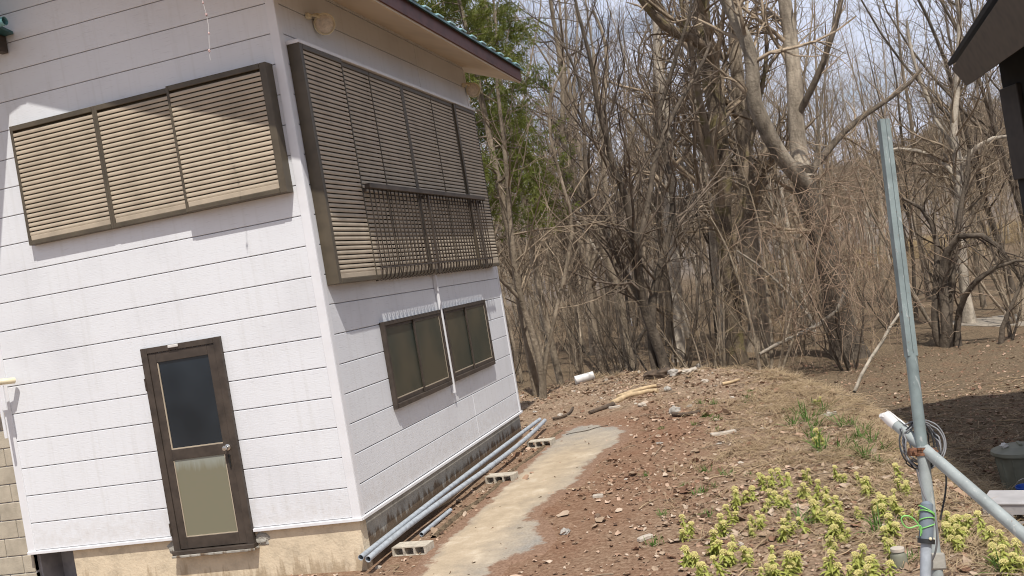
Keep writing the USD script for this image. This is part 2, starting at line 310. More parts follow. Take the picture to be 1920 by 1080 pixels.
def leafy(name, a, b, transl=0.35, scale=3.0, rough=0.55):
    return usdkit.material(stage, LK + name, {
        'o': ('object_info', {}), 'g': ('geometry', {}), 'n': ('noise_texture', {'scale': scale, 'detail': 3.0}), 'ad': ('math', {'math_type': 'multiply_add', 'value2': 0.5}), 'is': ('math', {'math_type': 'multiply', 'value2': 0.5}),
        'r': ('rgb_ramp', {'ramp': [(0.15, a), (0.85, b)]}), 'p': ('principled_bsdf', {'roughness': rough, 'specular_ior_level': 0.3}), 't': ('translucent_bsdf', {}), 'mx': ('mix_closure', {'fac': transl})},
        [('g.random_per_island', 'is.value1'), ('n.fac', 'ad.value1'), ('is.value', 'ad.value3'), ('ad.value', 'r.fac'), ('r.color', 'p.base_color'), ('r.color', 't.color'), ('p.BSDF', 'mx.closure1'), ('t.BSDF', 'mx.closure2'), ('g.position', 'n.vector')], surface='mx.closure')
M_needle = leafy('evergreen_foliage', (0.10, 0.12, 0.022), (0.38, 0.38, 0.085), 0.42, 1.2)
M_bract = leafy('yellow_green_bract', (0.36, 0.39, 0.085), (0.70, 0.68, 0.28), 0.35, 20.0)
M_flower = leafy('cream_yellow_floret', (0.70, 0.62, 0.24), (0.85, 0.79, 0.45), 0.2, 60.0)
M_grass = leafy('green_grass', (0.09, 0.17, 0.035), (0.22, 0.33, 0.08), 0.35, 9.0)
M_straw = leafy('dry_grass', (0.36, 0.265, 0.155), (0.66, 0.53, 0.35), 0.25, 5.0)
M_reed = leafy('dry_reed', (0.33, 0.24, 0.12), (0.56, 0.43, 0.24), 0.25, 0.6)
def deadleaf(name, stops):
    return usdkit.material(stage, LK + name, {'o': ('object_info', {}), 'r': ('rgb_ramp', {'ramp': stops}), 'p': ('principled_bsdf', {'roughness': 0.8, 'specular_ior_level': 0.2})},
                           [('o.random', 'r.fac'), ('r.color', 'p.base_color')], surface='p.BSDF')
M_litter = deadleaf('dead_leaf', [(0, (0.12, 0.065, 0.04)), (0.35, (0.24, 0.14, 0.09)), (0.7, (0.36, 0.24, 0.165)), (1, (0.48, 0.35, 0.26))])
M_litter2 = deadleaf('pale_dead_leaf', [(0, (0.16, 0.105, 0.065)), (0.5, (0.31, 0.225, 0.155)), (1, (0.47, 0.375, 0.29))])

# ================================================================== THE SETTING
rng = np.random.default_rng(7)
EDGE = V3([(-60, 12.6), (-12, 11.9), (-4, 11.6), (-1.4, 11.5), (0.0, 12.1), (1.0, 11.8), (2.2, 11.3), (3.3, 10.4), (4.1, 9.2), (4.75, 7.0), (5.12, 4.6), (5.27, 2.4), (5.36, 1.0), (5.65, -0.5), (6.3, -2.5), (6.9, -5.0), (7.2, -14.0), (7.4, -60.0)])
PLATEAU = Polygon(list(map(tuple, EDGE)) + [(-60, -60)])
def edge_dist(x, y):
    """Signed distance to the bank's crest, negative on the plateau."""
    p = np.stack([x, y], -1); best = np.full(x.shape, 1e9)
    for a, b in zip(EDGE[:-1], EDGE[1:]):
        ab = b - a; t = np.clip(((p - a) @ ab) / (ab @ ab), 0, 1)
        best = np.minimum(best, np.linalg.norm(p - (a + t[..., None] * ab), axis=-1))
    return np.where(shapely.contains_xy(PLATEAU, x, y), -best, best)
def sstep(t): t = np.clip(t, 0, 1); return t * t * (3 - 2 * t)
def height_raw(x, y):
    x, y = np.broadcast_arrays(np.asarray(x, float), np.asarray(y, float))
    zero = np.zeros_like(x)
    d = edge_dist(x, y)
    n1 = meshkit.fbm(np.stack([x * .8, y * .8, zero], -1), 3, 1) - .5
    n2 = meshkit.fbm(np.stack([x * .35, y * .35, zero], -1), 3, 5) - .5
    n3 = meshkit.fbm(np.stack([x * 2.6, y * 2.6, zero], -1), 3, 11) - .5
    top = -0.53 + 0.017 * np.clip(y, -3, 13)
    near_crest = np.exp(-((d + .5) / .9) ** 2) * np.clip((y - 5) / 4, 0, 1)
    top = top + .05 * n1 + near_crest * (.05 + .22 * n3)
    floor = -1.62 + .35 * n2 + .12 * n1 + .1 * n3
    s = sstep((d + 0.30 + .5 * n1) / (1.75 + np.clip((2.5 - y) * .3, 0, 2.2)))
    z = top * (1 - s) + floor * s
    dep = (x - CAM[0]) * FWD[0] + (y - CAM[1]) * FWD[1]; lat = (x - CAM[0]) * _r[0] + (y - CAM[1]) * _r[1]
    latn = lat / np.maximum(dep, 1) * 300
    H = 3 + 23 * np.exp(-((latn - 168) / 56) ** 2) + 3 * np.sin(latn / 31.0) + 14 * np.exp(-((latn + 190) / 90) ** 2)
    rough = meshkit.fbm(np.stack([x / 38, y / 38, zero], -1), 4, 3)
    return z + sstep((dep - 125) / 170) * (H + 1.0 + 5 * (rough - .5))
def axis_(lo, hi, step, far_lo, far_hi, g=1.13):
    mid = np.arange(lo, hi + 1e-6, step); a, b = [], []
    s = step
    while (a[-1] if a else lo) > far_lo: s *= g; a.append((a[-1] if a else lo) - s)
    s = step
    while (b[-1] if b else hi) < far_hi: s *= g; b.append((b[-1] if b else hi) + s)
    return np.r_[a[::-1], mid, b]
GX, GY = axis_(-5.0, 9.0, 0.10, -1100, 1100), axis_(-4.0, 15.0, 0.10, -500, 1300)
XX, YY = np.meshgrid(GX, GY, indexing='ij')
ZZ = height_raw(XX, YY)
height = RegularGridInterpolator((GX, GY), ZZ, bounds_error=False, fill_value=-1.4)
def hz(x, y): return float(height((x, y)))
def on_ground(px, py, up=0.0):
    """The place on the ground that lies along a line of sight."""
    d = RIGHT * (px - 960) / F + DOWN * (py - 540) / F + FWD
    t = np.r_[np.arange(3, 40, .05), np.arange(40, 250, .5)]
    P = CAM + t[:, None] * d
    below = P[:, 2] < height(P[:, :2]) + up
    k = int(np.argmax(below)) if below.any() else len(t) - 1
    lo, hi = t[max(k - 1, 0)], t[k]
    for _ in range(25):
        m = (lo + hi) / 2; q = CAM + m * d
        if q[2] < hz(q[0], q[1]) + up: hi = m
        else: lo = m
    return CAM + hi * d
def sight(px, py, depth): return CAM + depth * (RIGHT * (px - 960) / F + DOWN * (py - 540) / F + FWD)

nx, ny = len(GX), len(GY)
I, J = np.meshgrid(np.arange(nx - 1), np.arange(ny - 1), indexing='ij')
a = (I * ny + J).ravel(); quads = np.stack([a, a + ny, a + ny + 1, a + 1], 1)
gf = np.vstack([quads[:, [0, 1, 2]], quads[:, [0, 2, 3]]])
gv = np.stack([XX.ravel(), YY.ravel(), ZZ.ravel()], 1)
M_ground = usdkit.material(stage, LK + 'earth', {
    'g': ('geometry', {}), 'soil': ('attribute', {'attribute': 'soil'}), 'dry': ('attribute', {'attribute': 'dry'}), 'hill': ('attribute', {'attribute': 'hill'}),
    'n1': ('noise_texture', {'scale': 1.6, 'detail': 8.0, 'roughness': 0.65}), 'n2': ('noise_texture', {'scale': 22.0, 'detail': 6.0, 'roughness': 0.7}), 'n3': ('noise_texture', {'scale': 0.5, 'detail': 6.0, 'roughness': 0.6}),
    'v': ('voronoi_texture', {'scale': 28.0}),
    'rs': ('rgb_ramp', {'ramp': [(0.28, (0.140, 0.074, 0.045)), (0.5, (0.215, 0.120, 0.074)), (0.72, (0.31, 0.195, 0.13))]}),
    'rl': ('rgb_ramp', {'ramp': [(0.28, (0.11, 0.074, 0.048)), (0.44, (0.215, 0.150, 0.10)), (0.58, (0.33, 0.245, 0.17)), (0.72, (0.46, 0.365, 0.265))]}),
    'rf': ('rgb_ramp', {'ramp': [(0.28, (0.045, 0.033, 0.023)), (0.44, (0.110, 0.080, 0.052)), (0.58, (0.185, 0.137, 0.088)), (0.74, (0.32, 0.25, 0.165))]}),
    'rh': ('rgb_ramp', {'ramp': [(0.3, (0.13, 0.110, 0.096)), (0.7, (0.22, 0.187, 0.158))]}),
    'sa': ('math', {'math_type': 'multiply_add', 'value2': 1.6}), 'sb': ('math', {'math_type': 'subtract', 'value2': 0.8, 'use_clamp': True}), 'sc': ('math', {'math_type': 'add', 'use_clamp': True}),
    'm1': ('mix_color', {}), 'm2': ('mix_color', {}), 'm3': ('mix_color', {}), 'b': ('bump', {'strength': 1.0, 'distance': 0.03}), 'p': ('principled_bsdf', {'roughness': 0.95, 'specular_ior_level': 0.1})},
    [('g.position', 'n1.vector'), ('g.position', 'n2.vector'), ('g.position', 'n3.vector'), ('n2.fac', 'rs.fac'), ('n2.fac', 'rl.fac'), ('n2.fac', 'rf.fac'), ('n3.fac', 'rh.fac'),
     ('n1.fac', 'sa.value1'), ('soil.fac', 'sa.value3'), ('sa.value', 'sb.value1'),
     ('dry.fac', 'm1.fac'), ('rf.color', 'm1.a'), ('rl.color', 'm1.b'), ('sb.value', 'm2.fac'), ('m1.result', 'm2.a'), ('rs.color', 'm2.b'), ('hill.fac', 'm3.fac'), ('m2.result', 'm3.a'), ('rh.color', 'm3.b'),
     ('m3.result', 'p.base_color'), ('n2.fac', 'b.height'), ('b.normal', 'p.normal')], surface='p.BSDF')
ground = obj('ground', (gv, gf), M_ground, smooth=True, kind='structure')
gd = edge_dist(XX.ravel(), YY.ravel())
DEP = (gv[:, 0] - CAM[0]) * FWD[0] + (gv[:, 1] - CAM[1]) * FWD[1]
soilw = np.clip((-gd - .6) / 1.8, 0, 1) * np.clip(1.15 - np.abs(gv[:, 0] - 1.5 - .10 * gv[:, 1]) / 2.9, 0, 1) * np.clip((9.0 - gv[:, 1]) / 2.5, 0, 1)
primvar(ground, 'soil', soilw * .78); primvar(ground, 'dry', np.clip((1.5 - gd) / 2.0, 0, 1)); primvar(ground, 'hill', sstep((DEP - 110) / 60))

def draped(outline, lift, step, jitter, seed):
    """A thin sheet with a ragged outline that lies on the ground."""
    r = np.random.default_rng(seed); poly = Polygon(outline)
    ring = LineString(list(poly.exterior.coords)); n = int(ring.length / (step * .7))
    pts = V3([ring.interpolate(i / n, normalized=True).coords[0] for i in range(n)])
    c = V3(poly.centroid.coords[0]); k = meshkit.fbm(np.c_[pts * 1.7, np.zeros(n)], 4, seed) - .5
    k2 = meshkit.fbm(np.c_[pts * 7, np.zeros(n)], 3, seed + 1) - .5
    nrm = np.roll(pts, -1, 0) - np.roll(pts, 1, 0); nrm = np.stack([nrm[:, 1], -nrm[:, 0]], 1) / (np.linalg.norm(nrm, axis=1, keepdims=True) + 1e-9)
    pts = pts + nrm * (k * jitter * 2 + k2 * jitter * .8)[:, None]
    poly = Polygon(pts).buffer(0)
    if poly.geom_type != 'Polygon': poly = max(poly.geoms, key=lambda q: q.area)
    pts = V3(poly.exterior.coords)[:-1]
    x0, y0, x1, y1 = poly.bounds
    gx, gy = np.meshgrid(np.arange(x0, x1, step), np.arange(y0, y1, step)); q = np.c_[gx.ravel(), gy.ravel()] + r.uniform(-.2, .2, (gx.size, 2)) * step
    q = q[shapely.contains_xy(poly.buffer(-step * .4), q[:, 0], q[:, 1])]
    allp = np.vstack([pts, q]); tri = Delaunay(allp).simplices; cen = allp[tri].mean(1)
    tri = tri[shapely.contains_xy(poly, cen[:, 0], cen[:, 1])]
    z = height(allp) + lift; z[:len(pts)] -= lift * 1.6
    v = np.c_[allp, z]; w = np.cross(v[tri[:, 1]] - v[tri[:, 0]], v[tri[:, 2]] - v[tri[:, 0]])[:, 2] < 0
    tri[w] = tri[w][:, ::-1]
    return v, tri, poly
PATH = [on_ground(px, py)[:2] for px, py in [(760, 1078), (800, 1030), (850, 985), (915, 925), (960, 885), (985, 862), (1015, 836), (1050, 808), (1085, 796), (1125, 794), (1165, 797), (1190, 806), (1183, 826), (1150, 850), (1120, 878), (1105, 905), (1055, 935), (1025, 955), (1018, 968), (1042, 985), (1052, 1008), (1022, 1040), (965, 1058), (950, 1078)]]
PATH = PATH + [V3([1.35, -1.2]), V3([1.3, -4]), V3([0.35, -4]), V3([0.25, -1.2])]
pv, pf, PATHPOLY = draped(PATH, 0.014, 0.08, 0.035, 21)
M_path = usdkit.material(stage, LK + 'worn_concrete_path', {
    'g': ('geometry', {}), 'sand': ('attribute', {'attribute': 'sand'}), 'n': ('noise_texture', {'scale': 3.0, 'detail': 8.0, 'roughness': 0.7}), 'n2': ('noise_texture', {'scale': 40.0, 'detail': 5.0}),
    'edge': ('attribute', {'attribute': 'edge'}), 'n4': ('noise_texture', {'scale': 4.5, 'detail': 7.0, 'roughness': 0.7}), 'ea': ('math', {'math_type': 'add'}), 'eh': ('math', {'math_type': 'multiply', 'value2': 0.8}), 'es': ('rgb_ramp', {'ramp': [(0.66, (0, 0, 0)), (0.76, (1, 1, 1))]}), 'sl': ('rgb_ramp', {'ramp': [(0.3, (0.15, 0.088, 0.057)), (0.7, (0.27, 0.175, 0.12))]}), 'm5': ('mix_color', {}),
    'rg': ('rgb_ramp', {'ramp': [(0.3, (0.20, 0.182, 0.155)), (0.7, (0.31, 0.285, 0.25))]}), 'ro': ('rgb_ramp', {'ramp': [(0.25, (0.29, 0.225, 0.15)), (0.55, (0.41, 0.330, 0.235)), (0.78, (0.55, 0.48, 0.375))]}),
    'ad': ('math', {'math_type': 'multiply_add', 'value2': 1.5}), 'sb': ('math', {'math_type': 'subtract', 'value2': 0.75, 'use_clamp': True}), 'm': ('mix_color', {}),
    'b': ('bump', {'strength': 0.8, 'distance': 0.008}), 'p': ('principled_bsdf', {'roughness': 0.95, 'specular_ior_level': 0.15})},
    [('g.position', 'n.vector'), ('g.position', 'n2.vector'), ('n2.fac', 'rg.fac'), ('n.fac', 'ro.fac'), ('n.fac', 'ad.value1'), ('sand.fac', 'ad.value3'), ('ad.value', 'sb.value1'), ('sb.value', 'm.fac'), ('rg.color', 'm.a'), ('ro.color', 'm.b'), ('edge.fac', 'ea.value1'), ('n4.fac', 'ea.value2'), ('g.position', 'n4.vector'), ('ea.value', 'eh.value1'), ('eh.value', 'es.fac'), ('n2.fac', 'sl.fac'), ('es.color', 'm5.fac'), ('m.result', 'm5.a'), ('sl.color', 'm5.b'),
     ('m5.result', 'p.base_color'), ('n2.fac', 'b.height'), ('b.normal', 'p.normal')], surface='p.BSDF')
path = obj('path', (pv, pf), M_path, kind='structure')
din = V3([PATHPOLY.exterior.distance(shapely.Point(q)) for q in pv[:, :2]])
mid = pv[:, 0] - (0.75 + .08 * pv[:, 1])
primvar(path, 'edge', np.clip(1 - din / .32, 0, 1) * .66 + .10)
primvar(path, 'sand', np.clip(1.1 - np.abs(mid) / .85, 0, 1) * np.clip(din / .25, 0.3, 1) * np.clip((6.3 - pv[:, 1]) / 2.0, .05, 1) + .08)
cr = V3([on_ground(px, py, .018) for px, py in [(1062, 815), (1080, 811), (1098, 808), (1118, 802), (1140, 798)]])
crk = obj('crack', tubes([(spline(cr, 24), .006 + .006 * meshkit.noise(np.c_[np.linspace(0, 9, 24), np.zeros(24), np.zeros(24)], 3))], 5), simple('dark_crack_soil', (0.07, 0.055, 0.04), .95), path.GetPrim() if hasattr(path, 'GetPrim') else path)
# pale track across the low ground behind the bank
tv, tf, _ = draped([on_ground(px, py)[:2] for px, py in [(1762, 604), (1800, 600), (1860, 592), (1960, 580), (2060, 566), (2060, 598), (1960, 610), (1860, 612), (1790, 616)]], 0.03, 0.4, 0.25, 5)
obj('track', (tv, tf), simple('pale_track_gravel', (0.25, 0.215, 0.17), 0.95, 0.15, 9.0, 0.01, 40.0), kind='structure')

# ================================================================== THE WHITE HOUSE
P0 = 0.303; W, LN = 4.0, 6.10
house = thing('white_house', 'white clapboard house with brown louvred shutters, brown door and red fascia', 'house', (0, 0, 0))
DOOR = (-2.145, -1.2, -0.165, 1.99)
G = 0.0050
def board(wall, u0, u1, k):
    z0, z1 = k * P0 + G, (k + 1) * P0 - G
    lo, hi = (u0, z0), (u1, z1)
    if wall == 'front':
        b = box((u0, 0.0, z0), (u1, 0.016, z1), 0.0035)
    else:
        b = box((-0.016, u0, z0), (0.0, u1, z1), 0.0035)
    obj('siding_board', b, M_siding, wallp[wall])
wallp = {}
gable = [(-W, -0.03), (0 - .016, -0.03), (-.016, 5.47), (-2.6, 6.53), (-W, 5.95)]
front = obj('front_wall', prism(gable, 0.12, 'y'), M_gap, house); 
UsdGeom.Xformable(front).ClearXformOpOrder()
v_, f_ = prism(gable, 0.12, 'y'); front_pts = v_ + V3([0, 0.013, 0])
UsdGeom.Mesh(front).GetPointsAttr().Set(Vt.Vec3fArray.FromNumpy(front_pts.astype(np.float32)))
wallp['front'] = front
side = obj('side_wall', box((-0.14, 0.135, -0.03), (-0.013, LN - .004, 5.47)), M_gap, house); wallp['side'] = side
for k in range(21):
    right_end = -0.07
    if k < 6:
        board('front', -W + .07, DOOR[0] + .01, k); board('front', DOOR[1] - .01, right_end, k)
    elif k < 18: board('front', -W + .07, right_end, k)
    else: board('front', -W + .07, min(right_end, -(((k + 1) * P0 - 5.44) / .41) if (k + 1) * P0 > 5.44 else right_end), k)
for k in range(18):
    board('side', 0.07, 3.935, k); board('side', 3.945, LN - .05, k)
obj('side_top_strip', box((-0.013, 0.07, 18 * P0 + .003), (0.0, LN - .05, 5.50)), M_siding, wallp['side'])
# corner trims and drip edges
obj('corner_trim', cat_([box((-0.085, -0.012, 0.0), (0.012, 0.004, 5.6), .003), box((-0.004, 0.0045, 0.0), (0.012, 0.085, 5.6), .003)]), M_trim, house)
obj('corner_trim', cat_([box((-W - .012, -0.012, -.02), (-W + .085, 0.004, 5.9), .003), box((-W - .012, 0.0045, -.02), (-W + .004, .3, 5.9), .003)]), M_trim, house)
obj('corner_trim', cat_([box((-0.004, LN - .06, 0.0), (0.010, LN + .008, 5.44), .003)]), M_trim, house)
obj('drip_edge', box((-W - .01, -0.030, -0.034), (DOOR[0] - .004, 0.013, 0.0), .004), M_trim, house)
obj('drip_edge', box((DOOR[1] + .004, -0.030, -0.034), (0.026, 0.013, 0.0), .004), M_trim, house)
obj('drip_edge', box((0.0, -0.004, -0.034), (0.030, LN + .012, -0.001), .004), M_trim, house)
# foundation
fm = [(-3.455, -1.3), (0 - .03, -1.3), (-.03, -.036), (-3.455, -.036)]
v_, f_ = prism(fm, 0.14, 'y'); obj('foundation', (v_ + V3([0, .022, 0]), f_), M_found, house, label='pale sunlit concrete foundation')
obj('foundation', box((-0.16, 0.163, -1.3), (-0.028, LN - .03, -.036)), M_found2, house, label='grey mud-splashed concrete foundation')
obj('back_wall', cat_([box((-4.2, LN - .14, -1.3), (-.15, LN - .006, 5.4)), box((-W - .2, .14, -1.3), (-W + .0, LN - .15, 5.9)), box((-3.44, .45, -1.3), (-4.1, .5, -.04))]), M_gap, house)

# --- louvred shutters
SP = 0.0485
def slat(wall, u0, u1, z, d, parent, collect=None):
    """One rounded, slightly tilted louvre."""
    prof = V3([(0.000, -.002), (-.006, -.006), (-.010, -.002), (-.0115, .012), (-.008, .027), (0.000, .032)])
    n = len(prof)
    v = []
    for u in (u0, u1):
        for a_, b_ in prof:
            v.append((u, -d + .012 + a_, z + b_) if wall == 'front' else (d - .012 - a_, u, z + b_))
    f = []
    for i in range(n):
        j = (i + 1) % n
        f += [[i, j, n + j], [i, n + j, n + i]]
    for i in range(1, n - 1): f += [[0, i + 1, i], [n, n + i, n + i + 1]]
    f = V3(f, int)
    if wall == 'front': f = f[:, ::-1]
    m = (V3(v), f)
    if collect is not None: collect.append(m)
    else: obj('slat', m, M_slat, parent)
def bx(wall, u0, u1, d0, d1, z0, z1, c=.004):
    return box((u0, -d1, z0), (u1, -d0, z1), c) if wall == 'front' else box((d0, u0, z0), (d1, u1, z1), c)
stuff_slats = []
def shutter(wall, panels, z0, z1, label):
    ps, back = [], []
    for i, (u0, u1, d, l, r, st) in enumerate(panels):
        back.append(bx(wall, u0 + .008, u1 - .008, .003, d - .048, z0 + .01, z1 - .01))
        ps += [bx(wall, u0, u0 + l, .002, d + .004, z0, z1), bx(wall, u1 - r, u1, .002, d + .004, z0, z1)]
        ps += [bx(wall, u0 + l + .001, u1 - r - .001, .002, d + .006, z1 - .055, z1 - .001), bx(wall, u0 + l + .001, u1 - r - .001, .002, d + .008, z0 + .001, z0 + .045)]
    fr = obj('louvred_shutter', cat_(ps), M_brown, house, label=label)
    obj('backing', cat_(back), M_brown, fr, kind='stuff')
    for u0, u1, d, l, r, st in panels:
        obj('bottom_rail', bx(wall, u0 + l + .002, u1 - r - .002, d - .03, d - .001, z0 + .047, z0 + .098), M_slat, fr)
        z = z0 + .104
        while z + .03 < z1 - .058:
            slat(wall, u0 + l - .002, u1 - r + .002, z, d, fr, stuff_slats if st else None)
            z += SP
    return fr
shutter('front', [(-3.25, -2.175, .080, .035, .03, 0), (-2.174, -1.262, .080, .03, .02, 0), (-1.261, -.122, .137, .03, .075, 0)], 3.272, 4.555, 'brown louvred shutter of three panels over the front wall')
shs = shutter('side', [(.125, 1.10, .134, .07, .025, 0), (1.101, 1.90, .095, .02, .012, 0), (1.901, 2.90, .095, .012, .04, 0), (2.901, 3.98, .095, .06, .012, 0), (3.981, 4.90, .095, .012, .04, 1), (4.901, 5.90, .118, .07, .02, 1)], 2.31, 4.735, 'tall brown louvred shutter of six panels under the eave')
obj('slats', cat_(stuff_slats), M_slat, shs, kind='stuff')
# pale head flashing over the tall shutter
obj('head_flashing', box((0.0, .12, 4.737), (.14, 5.905, 4.775), .004), M_trim, house)

# --- window guard rail
rail = obj('guard_rail', cat_([box((.165, 1.08, 3.300), (.235, 5.32, 3.355), .006)] + [box((.02, y - .018, 3.27), (.168, y + .018, 3.302), .003) for y in (1.10, 2.92, 4.94, 5.28)] + [box((.185, y - .016, 2.30), (.215, y + .016, 3.302), .003) for y in (2.92, 4.94)]
           + [box((.19, 1.09, 2.42), (.208, 5.31, 2.438), .003)]), M_darkbrown, house, label='dark metal guard rail across the lower half of the tall shutter')
for y in np.linspace(1.12, 5.28, 36):
    if min(abs(y - 2.92), abs(y - 4.94)) < .03: continue
    p = V3([(.20, y, 3.302), (.20, y, 2.75), (.20, y, 2.40), (.185, y, 2.335), (.15, y, 2.305), (.10, y, 2.297)])
    obj('bar', tubes([(p, np.full(len(p), .0085))], 5), M_darkbrown, rail)

# --- lower windows
def window(y0, y1, z0, z1, label):
    t, d = .045, .055
    ps = [box((.001, y0, z0), (d, y0 + t, z1), .004), box((.001, y1 - t, z0), (d, y1, z1), .004), box((.001, y0 + t + .001, z1 - t), (d, y1 - t - .001, z1 - .001), .004), box((.001, y0 + t + .001, z0 + .001), (d + .012, y1 - t - .001, z0 + .055), .004)]
    w = obj('window', cat_(ps), M_darkbrown, house, label=label)
    m = (y0 + y1) / 2
    for i, (a0, a1, x) in enumerate(((y0 + t, m + .03, .012), (m - .03, y1 - t, .031))):
        s = .032
        zz0, zz1 = z0 + .056, z1 - t - .001
        fr = cat_([box((x, a0, zz0), (x + .016, a0 + s, zz1), .002), box((x, a1 - s, zz0), (x + .016, a1, zz1), .002), box((x, a0 + s + .0005, zz1 - s), (x + .016, a1 - s - .0005, zz1 - .0005), .002), box((x, a0 + s + .0005, zz0 + .0005), (x + .016, a1 - s - .0005, zz0 + s * 1.5), .002)])
        obj('sash', fr, M_darkbrown, w)
        obj('pane', box((x + .005, a0 + s - .004, zz0 + s), (x + .010, a1 - s + .004, zz1 - s + .004)), M_frost, w)
        obj('pane_bead', cat_([box((x + .0105, a0 + s - .001, zz0 + s * 1.5 - .001), (x + .0135, a1 - s + .001, zz0 + s * 1.5 + .012)), box((x + .0105, a1 - s - .010, zz0 + s * 1.5 + .013), (x + .0135, a1 - s + .001, zz1 - s))]), M_slat, w)
window(1.226, 3.10, .862, 1.838, 'near brown-framed sliding window with frosted panes')
window(3.215, 5.05, .880, 1.842, 'far brown-framed sliding window with frosted panes')
obj('conduit', cat_([box((.001, 3.138, .74), (.055, 3.176, 2.29), .006)]), M_trim, house, label='white vertical cover strip between the two lower windows')

# --- door
x0, x1, z0, z1 = DOOR
dr = obj('door', cat_([box((x0, -.045, z0), (x0 + .075, .012, z1), .004), box((x1 - .075, -.045, z0), (x1, .012, z1), .004), box((x0 + .076, -.045, z1 - .06), (x1 - .076, .012, z1 - .001), .004), box((x0 - .01, -.075, z0 - .02), (x1 + .01, .03, z0 + .022), .004),
                       box((x0 + .078, -.034, z0 + .03), (x0 + .165, .0, z1 - .064), .003), box((x1 - .165, -.034, z0 + .03), (x1 - .078, .0, z1 - .064), .003), box((x0 + .166, -.034, z1 - .165), (x1 - .166, .0, z1 - .0645), .003),
                       box((x0 + .166, -.034, z0 + .031), (x1 - .166, .0, z0 + .15), .003), box((x0 + .166, -.034, .795), (x1 - .166, .0, .905), .003), box((x0 + .05, .006, z0), (x1 - .05, .012, z1))]), M_darkbrown, house, label='brown metal door with dark glass above an olive panel')
obj('door_pane', box((x0 + .162, -.018, .90), (x1 - .162, -.010, z1 - .16)), M_doorglass, dr)
obj('door_panel', box((x0 + .162, -.022, z0 + .146), (x1 - .162, -.010, .80)), M_olive, dr)
obj('pane_bead', cat_([box((x0 + .166, -.028, .9055), (x1 - .166, -.0185, .918)), box((x0 + .166, -.028, .919), (x0 + .178, -.0185, z1 - .17)), box((x0 + .166, -.030, z0 + .1505), (x1 - .166, -.0225, z0 + .160)), box((x0 + .166, -.030, z0 + .161), (x0 + .174, -.0225, .79)), box((x1 - .174, -.030, z0 + .161), (x1 - .166, -.0225, .79))]), M_slat, dr)
knob = moved(lathe([(0, 0), (.030, 0), (.032, .006), (.014, .010), (.012, .035), (.026, .045), (.030, .058), (.024, .072), (0, .076)], 20), frame((0, -1, 0)), (x1 - .115, -.034, .86))
obj('door_knob', knob, M_chrome, dr, smooth=40)
obj('key_lever', cat_([moved(lathe([(0, 0), (.013, 0), (.013, .012), (0, .012)], 14), frame((0, -1, 0)), (x1 - .115, -.034, .775)), box((x1 - .124, -.05, .655), (x1 - .104, -.042, .78), .003)]), M_black, dr)
for z in (.02, 1.55): obj('hinge', cat_([pipe([(x0 + .004, -.05, z), (x0 + .004, -.05, z + .13)], .009, 10)]), M_darkbrown, dr)
obj('latch_plate', box((-1.80, -.062, 1.955), (-1.68, -.0455, 1.985), .005), M_white, dr)
obj('threshold', box((x0 - .015, -.085, z0 - .045), (x1 + .02, .02, z0 - .021), .004), M_found2, dr)
def lump(r, at, seed, sq=(1, .35, .8), amp=.5):
    m = trimesh.creation.icosphere(3, 1.0); v = m.vertices * (1 + amp * (meshkit.fbm(m.vertices * 1.9 + seed * 7.3, 4, seed) - .5)[:, None] * 1.6)
    return v * r * V3(sq) + V3(at), m.faces
obj('mortar_lump', lump(.085, (x1 + .06, .022, -.115), 3, (1, .25, .75), .9), M_found2, house)
obj('mortar_lump', lump(.07, (x0 - .055, .022, -.125), 5, (.8, .25, .9), .9), M_found2, house)

# --- roof
def zr(x): return 5.49 - .41 * x
y0r, y1r, e = -.86, 6.86, .70
def slab(prof): v, f = prism(prof, y1r - y0r, 'y'); return v + V3([0, y0r, 0]), f
obj('soffit', slab([(-.02, zr(-.02)), (e - .03, zr(e - .03)), (e - .03, zr(e - .03) + .03), (-.02, zr(-.02) + .03)]), M_soffit, house)
obj('soffit', slab([(-2.6, 6.556), (-.021, zr(-.021) ), (-.021, zr(-.021) + .03), (-2.6, 6.586), (-5.2, 5.52), (-5.2, 5.49)]), M_soffit, house)
obj('soffit_edge', slab([(e - .029, zr(e) - .005), (e, zr(e) - .005), (e, zr(e) + .06), (e - .029, zr(e) + .06)]), M_soffit, house)
obj('fascia', slab([(e + .001, zr(e) + .02), (e + .024, zr(e) + .02), (e + .024, zr(e) + .21), (e + .001, zr(e) + .21)]), M_fascia, house)
obj('barge_board', cat_([prism([(-5.2, 5.5), (-2.6, 6.56), (e, zr(e) + .02), (e, zr(e) + .20), (-2.6, 6.74), (-5.2, 5.68)], .024, 'y')]), M_fascia, house)
bb = UsdGeom.Mesh(stage.GetPrimAtPath(house.GetPath().AppendChild('barge_board'))); bb.GetPointsAttr().Set(Vt.Vec3fArray.FromNumpy((V3(bb.GetPointsAttr().Get()) + V3([0, y0r - .025, 0])).astype(np.float32)))
rp = slab([(e + .075, zr(e) + .185), (e + .075, zr(e) + .215), (-2.6, 6.80), (-5.3, 5.73), (-5.3, 5.70), (-2.6, 6.765)])
roof = obj('roof', (rp[0] * V3([1, 1.006, 1]), rp[1]), M_roof, house)
M_cap = simple('pale_teal_cap', (0.36, 0.56, 0.58), 0.35, 0.1, 5.0)
for y in np.arange(y0r + .1, y1r, .455):
    a0 = V3([e + .085, y, zr(e) + .232]); a1 = V3([-2.55, y, 6.822])
    obj('roof_batten', tubes([(V3([a0, a1]), V3([.016, .016]))], 6), M_roof, roof)
    obj('batten_cap', box(a0 - V3([.05, .105, .010]), a0 + V3([.006, .105, .014]), .006), M_cap, roof)

